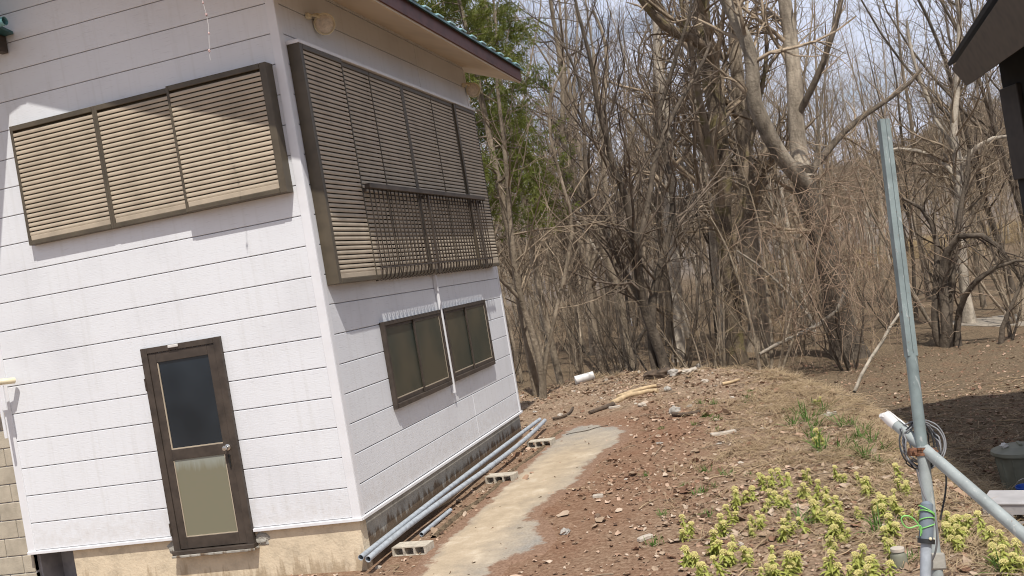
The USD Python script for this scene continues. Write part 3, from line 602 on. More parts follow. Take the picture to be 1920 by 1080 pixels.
# ================================================================== THINGS ROUND THE HOUSE
def wall_lamp(y, z, label):
    """Round hooded lamp on a short jointed arm, tilted down to the yard."""
    L = thing('wall_lamp', label, 'lamp', (0.0, y, z))
    aim = V3([.50, -.82, -.28]); R = frame(aim); c = V3([.11, .05, -.02])
    obj('mounting_box', cat_([box((.001, -.17, .015), (.05, -.10, .075), .01), pipe(spline([(.03, -.13, .045), (.06, -.06, .06), c - R[:, 2] * .06], 8), .014, 8)]), M_cream, L)
    obj('lamp_shade', moved(lathe([(.0, -.115), (.045, -.11), (.05, -.075), (.085, -.04), (.112, -.005), (.116, .012), (.108, .018), (.103, .006), (.08, -.03), (0, -.05)], 28), R, c), M_cream, L, smooth=40)
    obj('lens', moved(lathe([(0, .022), (.05, .017), (.085, .004), (.097, -.004), (.0, -.03)], 28), R, c), M_lens, L, smooth=40)
    obj('neck', pipe(spline([c - R[:, 2] * .09, c + V3([-.03, .03, .09]), (.003, .06, .10)], 8), .022, 10), M_cream, L)
wall_lamp(.83, 5.10, 'round cream lamp under the eave nearest the house corner')
wall_lamp(6.02, 5.12, 'round cream lamp at the far end under the eave')

# hanging string of dried buds from the front gable
st = thing('hanging_string', 'pale thread with pinkish buds hanging in front of the front gable', 'string', (-.30, -.86, 5.6))
p_ = V3([(0.0, 0, .1), (.01, 0, -.25), (.035, .0, -.55), (.05, .01, -.80), (.03, .0, -.98), (.015, 0, -1.12)])
obj('thread', tubes([(spline(p_, 16), np.full(16, .0022))], 4), M_white, st)
bud_mat = simple('pink_bud', (0.55, 0.38, 0.36), 0.8)
for i, t in enumerate((.12, .3, .36, .44, .52, .58, .66, .80, .93)):
    c = spline(p_, 101)[int(t * 100)]
    obj('bud', lump(.011 - .003 * (i % 2), c, i, (1, 1, 1.4), .4), bud_mat, st)

# gutter and lean-to roof at the far left of the front wall
lt = thing('lean_to_roof', 'end of a dark low roof with a teal gutter at the left of the front wall', 'roof', (-2.93, 0, 5.5))
obj('roof_sheet', prism([(-.02, .05), (-1.5, -.13), (-1.5, -.10), (-.02, .08)], 4.0, 'x')[0:2] if False else (prism([(-.016, .02), (-1.5, .30), (-1.5, .33), (-.016, .05)], 4.0, 'x')[0] * V3([-1, 1, 1]) + V3([-.12, 0, 0]), prism([(-.016, .02), (-1.5, .30), (-1.5, .33), (-.016, .05)], 4.0, 'x')[1][:, ::-1]), M_roof, lt)
obj('rafter', box((-.30, -.30, -.16), (-.22, -.013, .02), .004), M_darkbrown, lt)
obj('gutter', pipe([(-4.0, -.34, .05), (.08, -.34, .05)], .045, 16, .004), M_teal, lt)

# pale handrail end and block wall at the lower left
hr = thing('handrail', 'cream tubular handrail end beside the left edge of the front wall', 'handrail', (-4.2, -.16, 1.88))
obj('tube', pipe(spline([(-1.6, -.02, -.05), (0, 0, 0), (.36, .0, .01), (.43, .03, .005), (.44, .10, 0)], 24), .034, 14), M_cream, hr, smooth=40)
obj('bracket', cat_([box((.32, -.012, -.30), (.38, .012, -.034), .003), box((.30, -.02, -.60), (.33, .0, -.03), .003)]), M_trim, hr)
bw = thing('block_wall', 'low wall of tan concrete blocks beyond the left end of the house', 'wall', (-4.3, .0, -.55))
obj('core', box((-3.0, .07, -.6), (.28, .16, 2.35)), M_gap, bw)
for j in range(11):
    for i in range(8):
        u1 = .93 - i * .40 + (.2 if j % 2 else 0); u1 = min(u1, .285)
        u0 = .93 - (i + 1) * .40 + (.2 if j % 2 else 0)
        if u1 - u0 < .04 or j == 10 and i < 1: continue
        obj('block', box((u0 + .005, .055, -.10 + j * .2 + .005), (u1 - .005, .12, .10 + j * .2 - .005), .006), M_blockwall, bw)
led = thing('concrete_ledge', 'thin pale concrete ledge at the foot of the tan block wall', 'ledge', (-4.1, -.1, -.50))
obj('slab', box((-2.2, -.12, -.5), (.22, .14, -.02), .012), M_blockwall, led)

# ---- long pipes on hollow blocks
zg = lambda x, y: hz(x, y)
def gp(x, y, up): return V3([x, y, zg(x, y) + up])
A0, A1 = V3([-.02, -.10, -.372]), gp(.16, 6.55, .16)
B0, B1 = V3([.085, -.16, -.378]), gp(.27, 6.45, .155)
BLK = []
def hollow_block(cx, cy, yaw, label):
    z = zg(cx, cy)
    t = thing('hollow_block', label, 'concrete block', (cx, cy, z - .012), yaw)
    outer = shapely.box(-.195, -.05, .195, .05).buffer(-.004).buffer(.004)
    for hx in (-.122, 0, .122): outer = outer.difference(shapely.box(hx - .038, -.026, hx + .038, .026).buffer(.012))
    v, f = prism(outer, .19, 'y')
    k = meshkit.fbm(v * 25, 3, int(abs(cx * 100))) - .5
    obj('block_body', (v + V3([0, -.095, .052]) + V3([0, 0, 1]) * k[:, None] * .006, f), M_block, t)
    return z
q1, q2, q3 = on_ground(776, 1036), on_ground(942, 902), on_ground(1016, 836)
hollow_block(q1[0], q1[1], -.10, 'pale three-hole concrete block under the pipes, nearest the house corner')
hollow_block(q2[0], q2[1], -.16, 'three-hole concrete block beside the middle of the long pipes')
hollow_block(q3[0], q3[1], -.12, 'three-hole concrete block at the far end of the long pipes')
t = thing('steel_pipe', 'straight long grey steel pipe lying nearest the foundation', 'pipe', A0)
obj('tube', pipe(spline([A0 - A0, (A1 - A0) * .5 + V3([.01, 0, .02]), A1 - A0], 20), .030, 16, .004), M_galv, t, smooth=40)
t = thing('steel_pipe', 'slightly sagging long grey steel pipe lying beside the straight one', 'pipe', B0)
mid_ = (B1 - B0) * .55 + V3([.055, 0, -.005]); obj('tube', pipe(spline([B0 - B0, (B1 - B0) * .25 + V3([-.01, 0, .005]), mid_, (B1 - B0) * .78 + V3([.06, 0, -.01]), B1 - B0], 28), .031, 16, .004), M_galv, t, smooth=40)
obj('coupling', pipe([mid_ - V3([.004, .06, 0]), mid_ + V3([.004, .06, 0])], .037, 16), M_galv, t, smooth=40)
s0, s1 = on_ground(790, 1002, .03), on_ground(838, 962, .03)
t = thing('short_pipe', 'short grey pipe on the soil behind the nearest concrete block', 'pipe', s0)
obj('tube', pipe([V3([0, 0, 0]), s1 - s0 + (s1 - s0) * .15], .024, 14, .003), M_galv, t, smooth=40)
t = thing('soil_ridge', 'low ridge of red-brown earth and stone chips between the pipes and the path', 'edging', (0, 0, 0))
rp_ = V3([gp(.30 + .045 * y + .03 * math.sin(y * 3), y, -.012) for y in np.linspace(.9, 6.2, 40)])
obj('ridge', tubes([(rp_, .035 + .02 * meshkit.fbm(np.c_[np.linspace(0, 14, 40), np.zeros(40), np.zeros(40)], 3, 2))], 7), M_ground, t, smooth=60)

# ---- the pole and pipes at the right, near the lens
D0 = 3.6
pb, pt = sight(1757, 1075, D0), sight(1656, 226, D0 + .38); pd = (pt - pb) / np.linalg.norm(pt - pb)
ground_z = zg(pb[0], pb[1]); foot = pb + pd * ((ground_z - .1 - pb[2]) / pd[2])
t = thing('steel_pole', 'tall grey-green steel pole leaning slightly, with a coil of cable hung on it', 'pole', foot)
clampz = sight(1743, 845, D0) - foot; cl = np.dot(clampz, pd)
top = np.linalg.norm(pt - foot)
obj('lower_tube', pipe([(0, 0, 0), pd * (cl + .02)], .0215, 18), M_pole2, t, smooth=40)
sd = np.cross(pd, FWD); sd /= np.linalg.norm(sd)
R_ = np.stack([sd, np.cross(pd, sd), pd], 1)
chan = Polygon([(-.0185, -.018), (.0185, -.018), (.0185, .018), (.000, .018), (.000, .008), (-.0035, .008), (-.0035, .018), (-.0185, .018)]).buffer(.0012, join_style=1)
cm = trimesh.creation.extrude_polygon(chan, top - cl - .36, engine='earcut')
obj('upper_post', moved(cm, R_, pd * (cl + .36)), M_pole, t, smooth=30)
obj('middle_tube', pipe([pd * (cl + .0), pd * (cl + .37)], .0213, 18), M_pole, t, smooth=40)
foot_box = np.dot(sight(1762, 1052, D0) - foot, pd)
obj('joint_box', moved(box((-.028, -.027, -.03), (.028, .027, .03), .006), R_, pd * foot_box), M_found2, t)
t2 = thing('rusty_clamp', 'rusty pipe clamp holding the slanting pipe to the tall pole', 'clamp', foot + pd * cl)
obj('ring', moved(lathe([(.0222, -.015), (.027, -.015), (.027, -.007), (.024, -.004), (.024, .004), (.027, .007), (.027, .015), (.0222, .015)], 24), R_), M_rust, t2, smooth=40)
obj('ear', moved(box((-.046, -.010, -.014), (-.026, .010, .014), .003), R_), M_rust, t2)
obj('ear', moved(box((.026, -.004, -.014), (.054, .018, .016), .003), R_), M_rust, t2)
for q_, off_ in enumerate((-.037, .042)):
    obj('bolt', moved(lathe([(0, -.028), (.006, -.028), (.006, .020), (.010, .020), (.010, .028), (0, .028)], 10), R_ @ rotm((1, 0, 0), math.pi / 2), R_ @ V3([off_, .012, 0])), M_rust, t2, smooth=40)
# slanting pipe
e0, em, e1 = sight(1676, 786, 3.72), sight(1752, 858, D0 + .052), sight(1925, 1008, 3.30)
dd = (e1 - em) / np.linalg.norm(e1 - em); e0 = em - dd * .255; e1 = em + dd * 1.9
t = thing('slanting_pipe', 'grey pipe slanting down to the right behind the tall pole, end taped white', 'pipe', e0)
obj('tube', pipe([(0, 0, 0), e1 - e0], .0218, 18, .003), M_pole2, t, smooth=40)
tp = V3([-dd * .012, dd * .02, dd * .05]); obj('white_tape', tubes([(tp, V3([.0235, .025, .0225]))], 14), M_white, t, smooth=40)
obj('tape_end', lump(.025, -dd * .012, 4, (1, 1, .6), .4), M_white, t)
obj('tape_tail', (V3([-dd * .01 + V3([0, 0, .03]), dd * .07 + V3([0, 0, .031]), dd * .16 + V3([0.01, 0, .0285]), dd * .06 + V3([.014, 0, .024])]), V3([[0, 1, 2], [0, 2, 3]])), M_white, t)
# coil of cable
cc = foot + pd * (cl + .03) - FWD * .03
t = thing('cable_coil', 'loose coil of grey and black cable hung on the pole at the clamp', 'cable', cc)
r_ = np.random.default_rng(3)
for i in range(9):
    a_ = np.linspace(0, 2 * np.pi, 40); ra, rb = r_.uniform(.050, .080), r_.uniform(.070, .098); off = r_.normal(0, .010, 2)
    zoff = r_.uniform(0, .02)
    P_ = (np.cos(a_) * ra + off[0] - .012)[:, None] * sd + (np.sin(a_) * rb + off[1] - .01)[:, None] * pd - FWD * (zoff + .014 * np.cos(a_ * 1 + i))[:, None]
    behind = (np.abs(np.cos(a_) * ra) < .05) & (np.sin(a_) > 0)
    P_ = P_ + FWD * np.where(np.abs(np.cos(a_) * ra + off[0]) < .045, .0, .03)[:, None] * .5
    P_ = P_ + FWD * np.where(np.abs(np.cos(a_) * ra + off[0]) < .06, .085, .055)[:, None]
    obj('loop', tubes([(P_, np.full(40, .0030))], 6), M_cable if i % 4 else M_blackcable, t, smooth=True)
tail = [sight(px, py, d_) - cc for px, py, d_ in ((1719, 880, 3.55), (1728, 915, 3.55), (1740, 945, 3.54), (1752, 970, 3.535), (1757, 1000, 3.53), (1755, 1030, 3.54), (1748, 1050, 3.56))]
obj('tail', tubes([(spline(tail, 30), np.full(30, .0036))], 6), M_cable, t, smooth=True)
tail = [sight(px, py, d_) - cc for px, py, d_ in ((1772, 880, 3.66), (1774, 910, 3.66), (1768, 950, 3.65), (1763, 975, 3.64))]
obj('tail', tubes([(spline(tail, 16), np.full(16, .0034))], 6), M_blackcable, t, smooth=True)
# short pipe with green wire
b0, b1 = sight(1735, 1100, 3.48), sight(1737, 985, 3.52); bd = (b1 - b0) / np.linalg.norm(b1 - b0)
gz = zg(b0[0], b0[1]); b0 = b0 + bd * ((gz - .1 - b0[2]) / bd[2])
t = thing('wired_post', 'short grey post bound with green wire in front of the tall pole', 'post', b0)
hb = np.linalg.norm(b1 - b0)
obj('tube', pipe([(0, 0, 0), bd * (hb - .02)], .0185, 16), M_galv, t, smooth=40)
obj('cap_wrap', tubes([(V3([bd * (hb - .05), bd * (hb + .02), bd * (hb + .075), bd * (hb + .085)]), V3([.024, .024, .021, .008]))], 12), simple('blue_grey_tape', (.16, .19, .22), .6), t, smooth=40)
obj('collar', moved(lathe([(.021, -.008), (.029, -.008), (.029, .008), (.021, .008)], 16), frame(bd), bd * (hb - .055)), M_blackcable, t, smooth=40)
for a_ in (.4, 2.2, 4.4): obj('screw', lump(.0055, bd * (hb - .045) + frame(bd) @ V3([.03 * math.cos(a_), .03 * math.sin(a_), 0]), 2, (1, 1, 1), .2), M_cream, t)
for k_, zz_ in enumerate((.0, .022, .045, .06)):
    a_ = np.linspace(0, 2 * np.pi, 24); Fm = frame(bd)
    obj('wire_turn', tubes([(bd * (hb + zz_ - .005) + (Fm @ np.stack([np.cos(a_) * .0262, np.sin(a_) * .0262, .012 * np.sin(a_ + k_)])).T, np.full(24, .0022))], 5), M_green, t, smooth=True)
loop = [sight(px, py, 3.5) - b0 for px, py in ((1728, 1000), (1722, 985), (1705, 990), (1693, 982), (1691, 970), (1700, 967), (1714, 974), (1722, 984), (1726, 1005))]
obj('wire_loop', tubes([(spline(loop, 40), np.full(40, .0026))], 5), M_green, t, smooth=True)

# ---- dark building at the right
A_ = sight(1784, 130, 15.9); B_ = sight(1813, 161, 15.5); D_ = A_ + (sight(1872, 0, 11.9) - A_) * 2.4
nrm = np.cross(B_ - A_, D_ - A_); nrm /= np.linalg.norm(nrm); nrm = nrm if nrm[2] > 0 else -nrm
def ray_plane(px, py):
    d_ = RIGHT * (px - 960) / F + DOWN * (py - 540) / F + FWD
    return CAM + d_ * (np.dot(A_ - CAM, nrm) / np.dot(d_, nrm))
C_ = ray_plane(1876, 117); C_ = B_ + (C_ - B_) * 2.6
t = thing('dark_building', 'dark brown timber building whose eave and wall enter at the right edge', 'building', A_)
def plate(pts, n_, th):
    p = V3(pts); k = len(p); v = np.vstack([p, p + n_ * th]); f = []
    for i in range(1, k - 1): f += [[0, i + 1, i], [k, k + i, k + i + 1]]
    for i in range(k): j = (i + 1) % k; f += [[i, j, k + j], [i, k + j, k + i]]
    m = trimesh.Trimesh(v, f, process=False); m.fix_normals(); return m.vertices, m.faces
obj('soffit', plate([V3([0, 0, 0]), B_ - A_, C_ - A_, D_ - A_], nrm, .05), M_darksoffit, t)
ed = (B_ - A_); ed /= np.linalg.norm(ed); ra_ = (D_ - A_) / np.linalg.norm(D_ - A_)
obj('roof', plate([V3([-.02, .05, .056]), D_ - A_ + V3([-.02, 0, .056]), D_ - A_ + V3([3.2, 0, 1.4]), V3([3.2, .05, 1.4])], V3([-.35, 0, .94]), .06), M_black, t)
wl = [sight(1874, 95, 12.9), sight(1878, 165, 12.9)]
w0 = sight(1880, 170, 15.3); 
wx, wy = _r * 1.0, V3([FWD[0], FWD[1], 0]) / np.hypot(FWD[0], FWD[1])
base_z = hz(w0[0], w0[1])
def upright(px, py, depth): q = sight(px, py, depth); return q
def wall_box(x0_, x1_, d0_, d1_, z0_, z1_, o):
    v, f = box((x0_, d0_, z0_), (x1_, d1_, z1_), .01); return v[:, :1] * wx + v[:, 1:2] * wy + v[:, 2:] * V3([0, 0, 1.0]) + o, f
o_ = V3([w0[0], w0[1], 0]) - A_
obj('wall', wall_box(.0, 3.2, -7.0, .0, base_z - .3, A_[2] + .02, o_), M_black, t)
obj('shutter_case', wall_box(-.075, -.002, -.55, -.03, sight(1900, 338, 15.1)[2], sight(1880, 165, 15.1)[2], o_), M_darkpanel, t)
# ---- bin, crate and blue bucket by that building
c0 = on_ground(1908, 915)
t = thing('garden_bin', 'olive grey lidded bin standing in the shade at the right edge', 'bin', (c0[0] + .10, c0[1], c0[2] - .02))
obj('body', moved(lathe([(0, 0), (.20, 0), (.215, .03), (.25, .36), (.25, .38), (0, .38)], 32), None, (0, 0, 0), 1.2), M_bin, t, smooth=40)
obj('lid', moved(lathe([(.0, .381), (.275, .381), (.285, .395), (.28, .425), (.20, .455), (.07, .47), (0, .472)], 32), None, (0, 0, 0), 1.2), M_bin, t, smooth=40)
for a_ in np.linspace(0, 2 * np.pi, 12, endpoint=False)[:12]: obj('rib', tubes([(V3([(.26 * math.cos(a_), .26 * math.sin(a_), .036), (.302 * math.cos(a_), .302 * math.sin(a_), .432)]), V3([.006, .006]))], 6), M_bin, t)
obj('lid_handle', box((-.02, -.09, .562), (.02, .09, .592), .006), M_bin, t)
tl = thing('white_scrap', 'crumpled white scrap lying on the lid of the grey bin', 'scrap', (c0[0] - .08, c0[1] - .05, c0[2] + .53))
obj('scrap', lump(.045, (0, 0, .03), 9, (1, .8, .7), .9), M_white, tl)
c1 = on_ground(1915, 992)
t = thing('plastic_crate', 'pale grey upturned plastic crate with handle slots behind the slanting pipe', 'crate', (c1[0] + .06, c1[1] + .05, c1[2] - .01), -.35)
sh = shapely.box(-.30, 0, .30, .26)
for hx in (-.17, .0, .17): sh = sh.difference(shapely.box(hx - .05, .13, hx + .05, .165).buffer(.012))
for hx in (-.17, .0, .17): sh = sh.difference(shapely.box(hx - .05, .05, hx + .05, .085).buffer(.012))
v1, f1 = prism(sh, .012, 'y'); obj('front_panel', (v1 + V3([0, -.20, 0]), f1), M_crate, t); obj('back_panel', (v1 + V3([0, .19, 0]), f1), M_crate, t)
sh2 = shapely.box(-.187, 0, .187, .26).difference(shapely.box(-.06, .14, .06, .18).buffer(.012))
v1, f1 = prism(sh2, .012, 'x'); obj('end_panel', (v1 + V3([-.30, 0, 0]), f1), M_crate, t); obj('end_panel', (v1 + V3([.288, 0, 0]), f1), M_crate, t)
obj('top', box((-.31, -.21, .2605), (.31, .21, .285), .008), M_crate, t)
c2 = on_ground(1935, 955)
t = thing('blue_bucket', 'blue plastic bucket just inside the right edge behind the crate', 'bucket', (c2[0] + .02, c2[1] + .15, c2[2]))
obj('body', lathe([(0, 0), (.10, 0), (.13, .22), (.137, .225), (.137, .235), (.125, .235), (.095, .01), (0, .01)], 24), M_blue, t, smooth=40)
obj('handle', tubes([(V3([(.135 * math.cos(a), 0, .22 + .11 * math.sin(a)) for a in np.linspace(0, math.pi, 16)]), np.full(16, .003))], 6), M_chrome, t)

# ---- debris on the bank
def log(pts_px, r0, r1, label, mat=M_wood, name='dead_branch', lift=.03, seed=1):
    P_ = V3([on_ground(px, py, lift) for px, py in pts_px]); o = P_[0]
    c = spline(P_ - o, 18); k = meshkit.fbm(c * 3 + seed, 3, seed) - .5
    c = c + np.c_[k, -k, np.abs(k)] * r0 * 1.2
    rr = np.linspace(r0, r1, 18) * (1 + .5 * k)
    t = thing(name, label, 'branch', o)
    v, f = pipe(c, 1.0, 9); v2, f2 = tubes([(c, rr)], 9); v[:len(v2)] = v2
    obj('stem', (v, f), mat, t, smooth=50)
log([(1148, 757), (1170, 746), (1195, 738), (1233, 733)], .055, .04, 'pale peeled branch lying in front of the other on the bank')
log([(1160, 745), (1185, 735), (1205, 729), (1232, 724)], .045, .035, 'pale peeled branch lying behind the other on the bank', seed=5)
log([(1105, 774), (1125, 767), (1150, 758)], .03, .045, 'dark branch leading to the pale branches', M_darkwood, seed=2)
log([(1036, 786), (1055, 781), (1068, 774), (1075, 764)], .022, .018, 'crooked dark stick nearest the house', M_darkwood, seed=3)
log([(1354, 720), (1368, 717), (1388, 712)], .03, .022, 'short pale stick below the crest of the bank', seed=8)
log([(1262, 777), (1285, 777), (1312, 772)], .035, .03, 'dark rotten branch in the middle of the bank', M_darkwood, seed=9)
def rock(px, py, r, label, mat=M_stone, sq=(1, .8, .6), seed=1, name='stone', cat='stone'):
    q = on_ground(px, py); t = thing(name, label, cat, q); obj('rock', lump(r, (0, 0, r * sq[2] * .45), seed, sq, .8), mat, t, smooth=50)
rock(1240, 706, .19, 'mossy arched boulder on the crest of the bank', M_darkwood, (1.6, .6, .6), 4, 'boulder', 'boulder')
rock(1263, 703, .10, 'grey stone against the mossy boulder', M_stone, (1, .8, .8), 6)
rock(1311, 690, .10, 'white angular stone on the very crest of the bank', M_palestone, (1, .8, .9), 7)
rock(1300, 696, .08, 'pale stone left of the white angular stone', M_palestone, (1.2, .8, .6), 8)
rock(1286, 699, .09, 'flat tan stone near the crest of the bank', M_palestone, (1.3, .8, .5), 12)
rock(1252, 733, .07, 'small grey stone right of the pale branches', M_stone, (1, .9, .8), 13)
rock(1265, 775, .085, 'grey stone at the left end of the rotten branch', M_stone, (1, .8, .9), 14)
rock(1204, 762, .06, 'small pale stone above the end of the path', M_palestone, (1.2, .8, .7), 15)
def chip(px, py, L, w, label, rot, seed):
    q = on_ground(px, py); t = thing('pale_slab', label, 'slab', q + V3([0, 0, .012]), rot)
    v, f = box((-L / 2, -w / 2, -.02), (L / 2, w / 2, .02), .008); m = trimesh.Trimesh(v, f).subdivide().subdivide(); k = meshkit.fbm(m.vertices * 7 + seed, 3, seed) - .5
    obj('slab', (m.vertices + np.c_[k * .03, k * w * .5, k * .02], m.faces), M_palestone, t)
chip(1356, 814, .34, .12, 'largest flat pale slab on the bare bank', .30, 1)
chip(1152, 765, .20, .08, 'small pale slab beside the end of the path', .2, 2)
chip(1210, 1012, .0 + .16, .06, 'narrow pale slab right of the path', .8, 3)
chip(1122, 932, .12, .07, 'flat pale chip on the red soil beside the path', .1, 4)
cq = on_ground(1097, 716)
t = thing('rusty_can', 'white battered can on its side at the crest of the bank', 'can', cq + V3([0, 0, .085]), .35)
obj('body', moved(lathe([(0, -.20), (.085, -.20), (.092, -.19), (.088, -.17), (.086, .17), (.092, .19), (.086, .2), (.08, .19), (.078, -.18), (0, -.185)], 20), frame((1, 0, .1))), M_white, t, smooth=40)
obj('rusty_end', moved(lathe([(0, .185), (.079, .185), (.079, .18), (0, .17)], 20), frame((1, 0, .1)) @ rotm((1, 0, 0), math.pi)), M_rust, t)
jb = on_ground(1688, 1063)
t = thing('glass_jar', 'dusty glass jar with a pale lid left of the wired post', 'jar', (jb[0], jb[1], jb[2] - .01))
obj('body', lathe([(0, 0), (.055, 0), (.06, .01), (.06, .10), (.045, .12), (.045, .13), (0, .13)], 20), M_bin, t, smooth=40)
obj('lid', lathe([(0, .131), (.05, .131), (.052, .135), (.05, .155), (0, .157)], 20), M_palestone, t, smooth=40)
sq_ = sight(1178, 606, 44.0)
t = thing('notice_board', 'small white and blue notice on a post far in the wood', 'sign', (sq_[0], sq_[1], hz(sq_[0], sq_[1])))
hh = sq_[2] - hz(sq_[0], sq_[1])
obj('board', box((-.17, -.015, hh - .16), (.17, .015, hh + .20), .004), M_white, t)
obj('blue_band', box((-.165, -.019, hh - .155), (.165, -.0155, hh - .04), .001), M_blue, t)
obj('red_mark', box((-.10, -.019, hh + .05), (.06, -.0155, hh + .12), .001), simple('faded_red', (.45, .1, .08)), t)
obj('post', box((-.025, .016, -.2), (.025, .05, hh + .1), .004), M_darkwood, t)

# ================================================================== PLANTS ON THE BANK
def blade(p, d, L, w, droop, r, seg=3):
    """A tapering leaf strip as quads from p in direction d."""
    side = np.cross(d, [0, 0, 1.0]); nn = np.linalg.norm(side); side = side / nn if nn > 1e-6 else V3([1.0, 0, 0])
    a_ = r.uniform(0, 6.28); side = side * math.cos(a_) + np.cross(d, side) * math.sin(a_) * .4
    v, c, dd_ = [], V3(p, float), V3(d, float)
    ws = np.array([.55, 1.0, .75, .05]) if seg == 3 else np.linspace(1, .05, seg + 1)
    for i in range(seg + 1):
        v += [c - side * w * ws[i] / 2, c + side * w * ws[i] / 2]
        dd_ = dd_ + V3([0, 0, -droop]); dd_ /= np.linalg.norm(dd_); c = c + dd_ * L / seg
    f = []
    for i in range(seg): a0 = 2 * i; f += [[a0, a0 + 1, a0 + 3], [a0, a0 + 3, a0 + 2]]
    return V3(v), V3(f)
ico0 = trimesh.creation.icosphere(0, 1.0); ico1 = trimesh.creation.icosphere(1, 1.0)
def make_butterbur(name, seed, heads, label, loc):
    r = np.random.default_rng(seed); t = thing(name, label, 'butterbur plant', loc)
    for h in range(heads):
        o = V3([0, 0, 0]) if h == 0 else V3([r.normal(0, .05), r.normal(0, .05), 0])
        H = r.uniform(.12, .19) * (1 if h == 0 else r.uniform(.5, .85)); top = o + V3([r.normal(0, .025), r.normal(0, .025), H])
        obj('stem', pipe(spline([o + V3([0, 0, -.03]), (o + top) / 2 + V3([r.normal(0, .008), r.normal(0, .008), 0]), top], 6), .009, 7), M_bract, t)
        br = []
        for k in range(30):
            f_ = (k + r.uniform(0, 1)) / 30 * .97 + .02; a_ = k * 2.4 + r.uniform(-.4, .4); el = r.uniform(-.15, .95)
            d = V3([math.cos(a_) * math.cos(el), math.sin(a_) * math.cos(el), math.sin(el)])
            br.append(blade(o + (top - o) * f_, d, r.uniform(.048, .085) * (1.25 - .45 * f_), r.uniform(.020, .036), r.uniform(.22, .7), r))
        obj('bracts', cat_(br), M_bract, t, kind='stuff')
        R0 = r.uniform(.022, .031); fl = []; nf = 46
        for k in range(nf):
            ph = k * 2.39996; ct = 1 - 1.15 * (k + .5) / nf; st_ = math.sqrt(max(0, 1 - ct * ct)); j = r.uniform(.85, 1.12)
            p = top + V3([math.cos(ph) * st_ * R0 * j, math.sin(ph) * st_ * R0 * j, ct * R0 * .7 * j + .004])
            fl.append((ico0.vertices * r.uniform(.0036, .0056) + p, ico0.faces))
        for k in range(9):
            a_ = k * .7 + r.uniform(-.2, .2); fl.append(blade(top - V3([0, 0, .006]), V3([math.cos(a_), math.sin(a_), .25]), R0 * 1.5, .014, .25, r))
        obj('flower_head', cat_(fl), M_flower, t, kind='stuff')
    return t.GetPrim() if hasattr(t, 'GetPrim') else t
BB = [(1433,899),(1450,897),(1468,893),(1478,899),(1413,919),(1385,926),(1379,937),(1447,931),(1472,933),(1438,940),(1371,964),(1286,981),(1293,993),(1358,985),(1410,985),(1428,967),(1418,972),(1477,962),(1485,986),(1469,995),(1377,1013),(1293,1041),(1367,1041),(1401,1034),(1407,1049),(1447,1032),(1309,1063),(1332,1075),(1359,1063),(1424,1075),(1459,1070),(1491,1051),
 (1510,881),(1519,892),(1569,881),(1583,887),(1614,890),(1632,909),(1511,916),(1531,919),(1550,920),(1526,936),(1552,936),(1689,904),(1699,911),(1672,931),(1577,944),(1540,950),(1566,962),(1557,967),(1608,954),(1643,940),(1654,955),(1655,933),(1513,981),(1565,989),(1575,986),(1588,996),(1670,993),(1666,1016),(1674,1029),(1559,1013),(1705,960),(1646,1044),(1493,1050),(1561,1063),(1597,1070),(1473,1064),(1641,1077),(1655,1073),
 (1735,964),(1778,976),(1778,994),(1794,985),(1804,997),(1813,981),(1801,1012),(1846,991),(1849,1006),(1887,1012),(1908,1047),(1622,900),(1690,885),(1535,740),(1545,815),(1895,1060),(1532,960),(1448,1060),(1340,1020),(1610,1050),(1690,950),(1868,1040)]
rb = np.random.default_rng(12)
bl = 'yellow-green butterbur plant in flower, one of many on the bank left of the pole'
br_ = 'yellow-green butterbur plant in flower at the foot of the bank right of the tall pole'
uniq = {11: 'butterbur plant in flower, leftmost upper one of the lone pair by the bare soil', 12: 'butterbur plant in flower, lower one of the lone pair by the bare soil'}
protos = []
for i, (px, py) in enumerate(BB):
    q = on_ground(px, py + 20)
    row = 'at the back edge of the patch' if py < 925 else 'in the middle of the patch' if py < 975 else 'at the front of the patch' if py < 1020 else 'at the bottom edge of the picture'
    lab = uniq.get(i) or ('butterbur plant in flower right of the tall pole, ' + row if px > 1765 else 'solitary butterbur plant up the bank, ' + ('higher' if py < 780 else 'lower') + ' of two' if py < 850 else 'butterbur plant in flower ' + row + ', ' + ('left side' if px < 1420 else 'left of centre' if px < 1500 else 'centre' if px < 1590 else 'beside the pole'))
    grp = None if i in uniq or py < 850 else lab
    if i < 9:
        p = make_butterbur('butterbur', 40 + i, (2, 3, 2, 1, 2, 3, 1, 2, 3)[i], bl, q); protos.append(p); tag(p, lab, None, grp)
    else:
        x = copy_of(protos[int(rb.integers(9))], q, rb.uniform(0, 6.28), rb.uniform(.6, 1.15), lab, grp or bl, (rb.normal(0, .16), rb.normal(0, .16)))
        if grp is None: x.ClearCustomDataByKey('group')
# green tufts
def make_tuft(name, seed, loc, n, L, w, label, group, cat='grass tuft', mat=M_grass):
    r = np.random.default_rng(seed); t = thing(name, label, cat, loc, 0, group); bs = []
    for k in range(n):
        a_ = r.uniform(0, 6.28); el = r.uniform(.5, 1.4); d = V3([math.cos(a_) * math.cos(el), math.sin(a_) * math.cos(el), math.sin(el)])
        bs.append(blade((r.normal(0, .03), r.normal(0, .03), -.01), d, L * r.uniform(.6, 1.2), w * r.uniform(.7, 1.3), r.uniform(.05, .35), r))
    obj('blades', cat_(bs), mat, t, kind='stuff'); return t.GetPrim()
tufts = [(1241, 967), (1228, 1022), (1325, 968), (1312, 925), (1320, 885), (1365, 892), (1404, 891), (1210, 893), (1283, 912), (1340, 913), (1346, 806), (1302, 797), (1325, 782), (1312, 757), (1338, 758), (1345, 787), (1398, 755), (1406, 735), (1240, 804), (1400, 748), (1690, 905), (1700, 1050), (1000, 741), (1480, 772)]
tl_ = 'small tuft of fresh green grass on the bare brown bank'; tg_ = 'small green grass tufts on the bank'
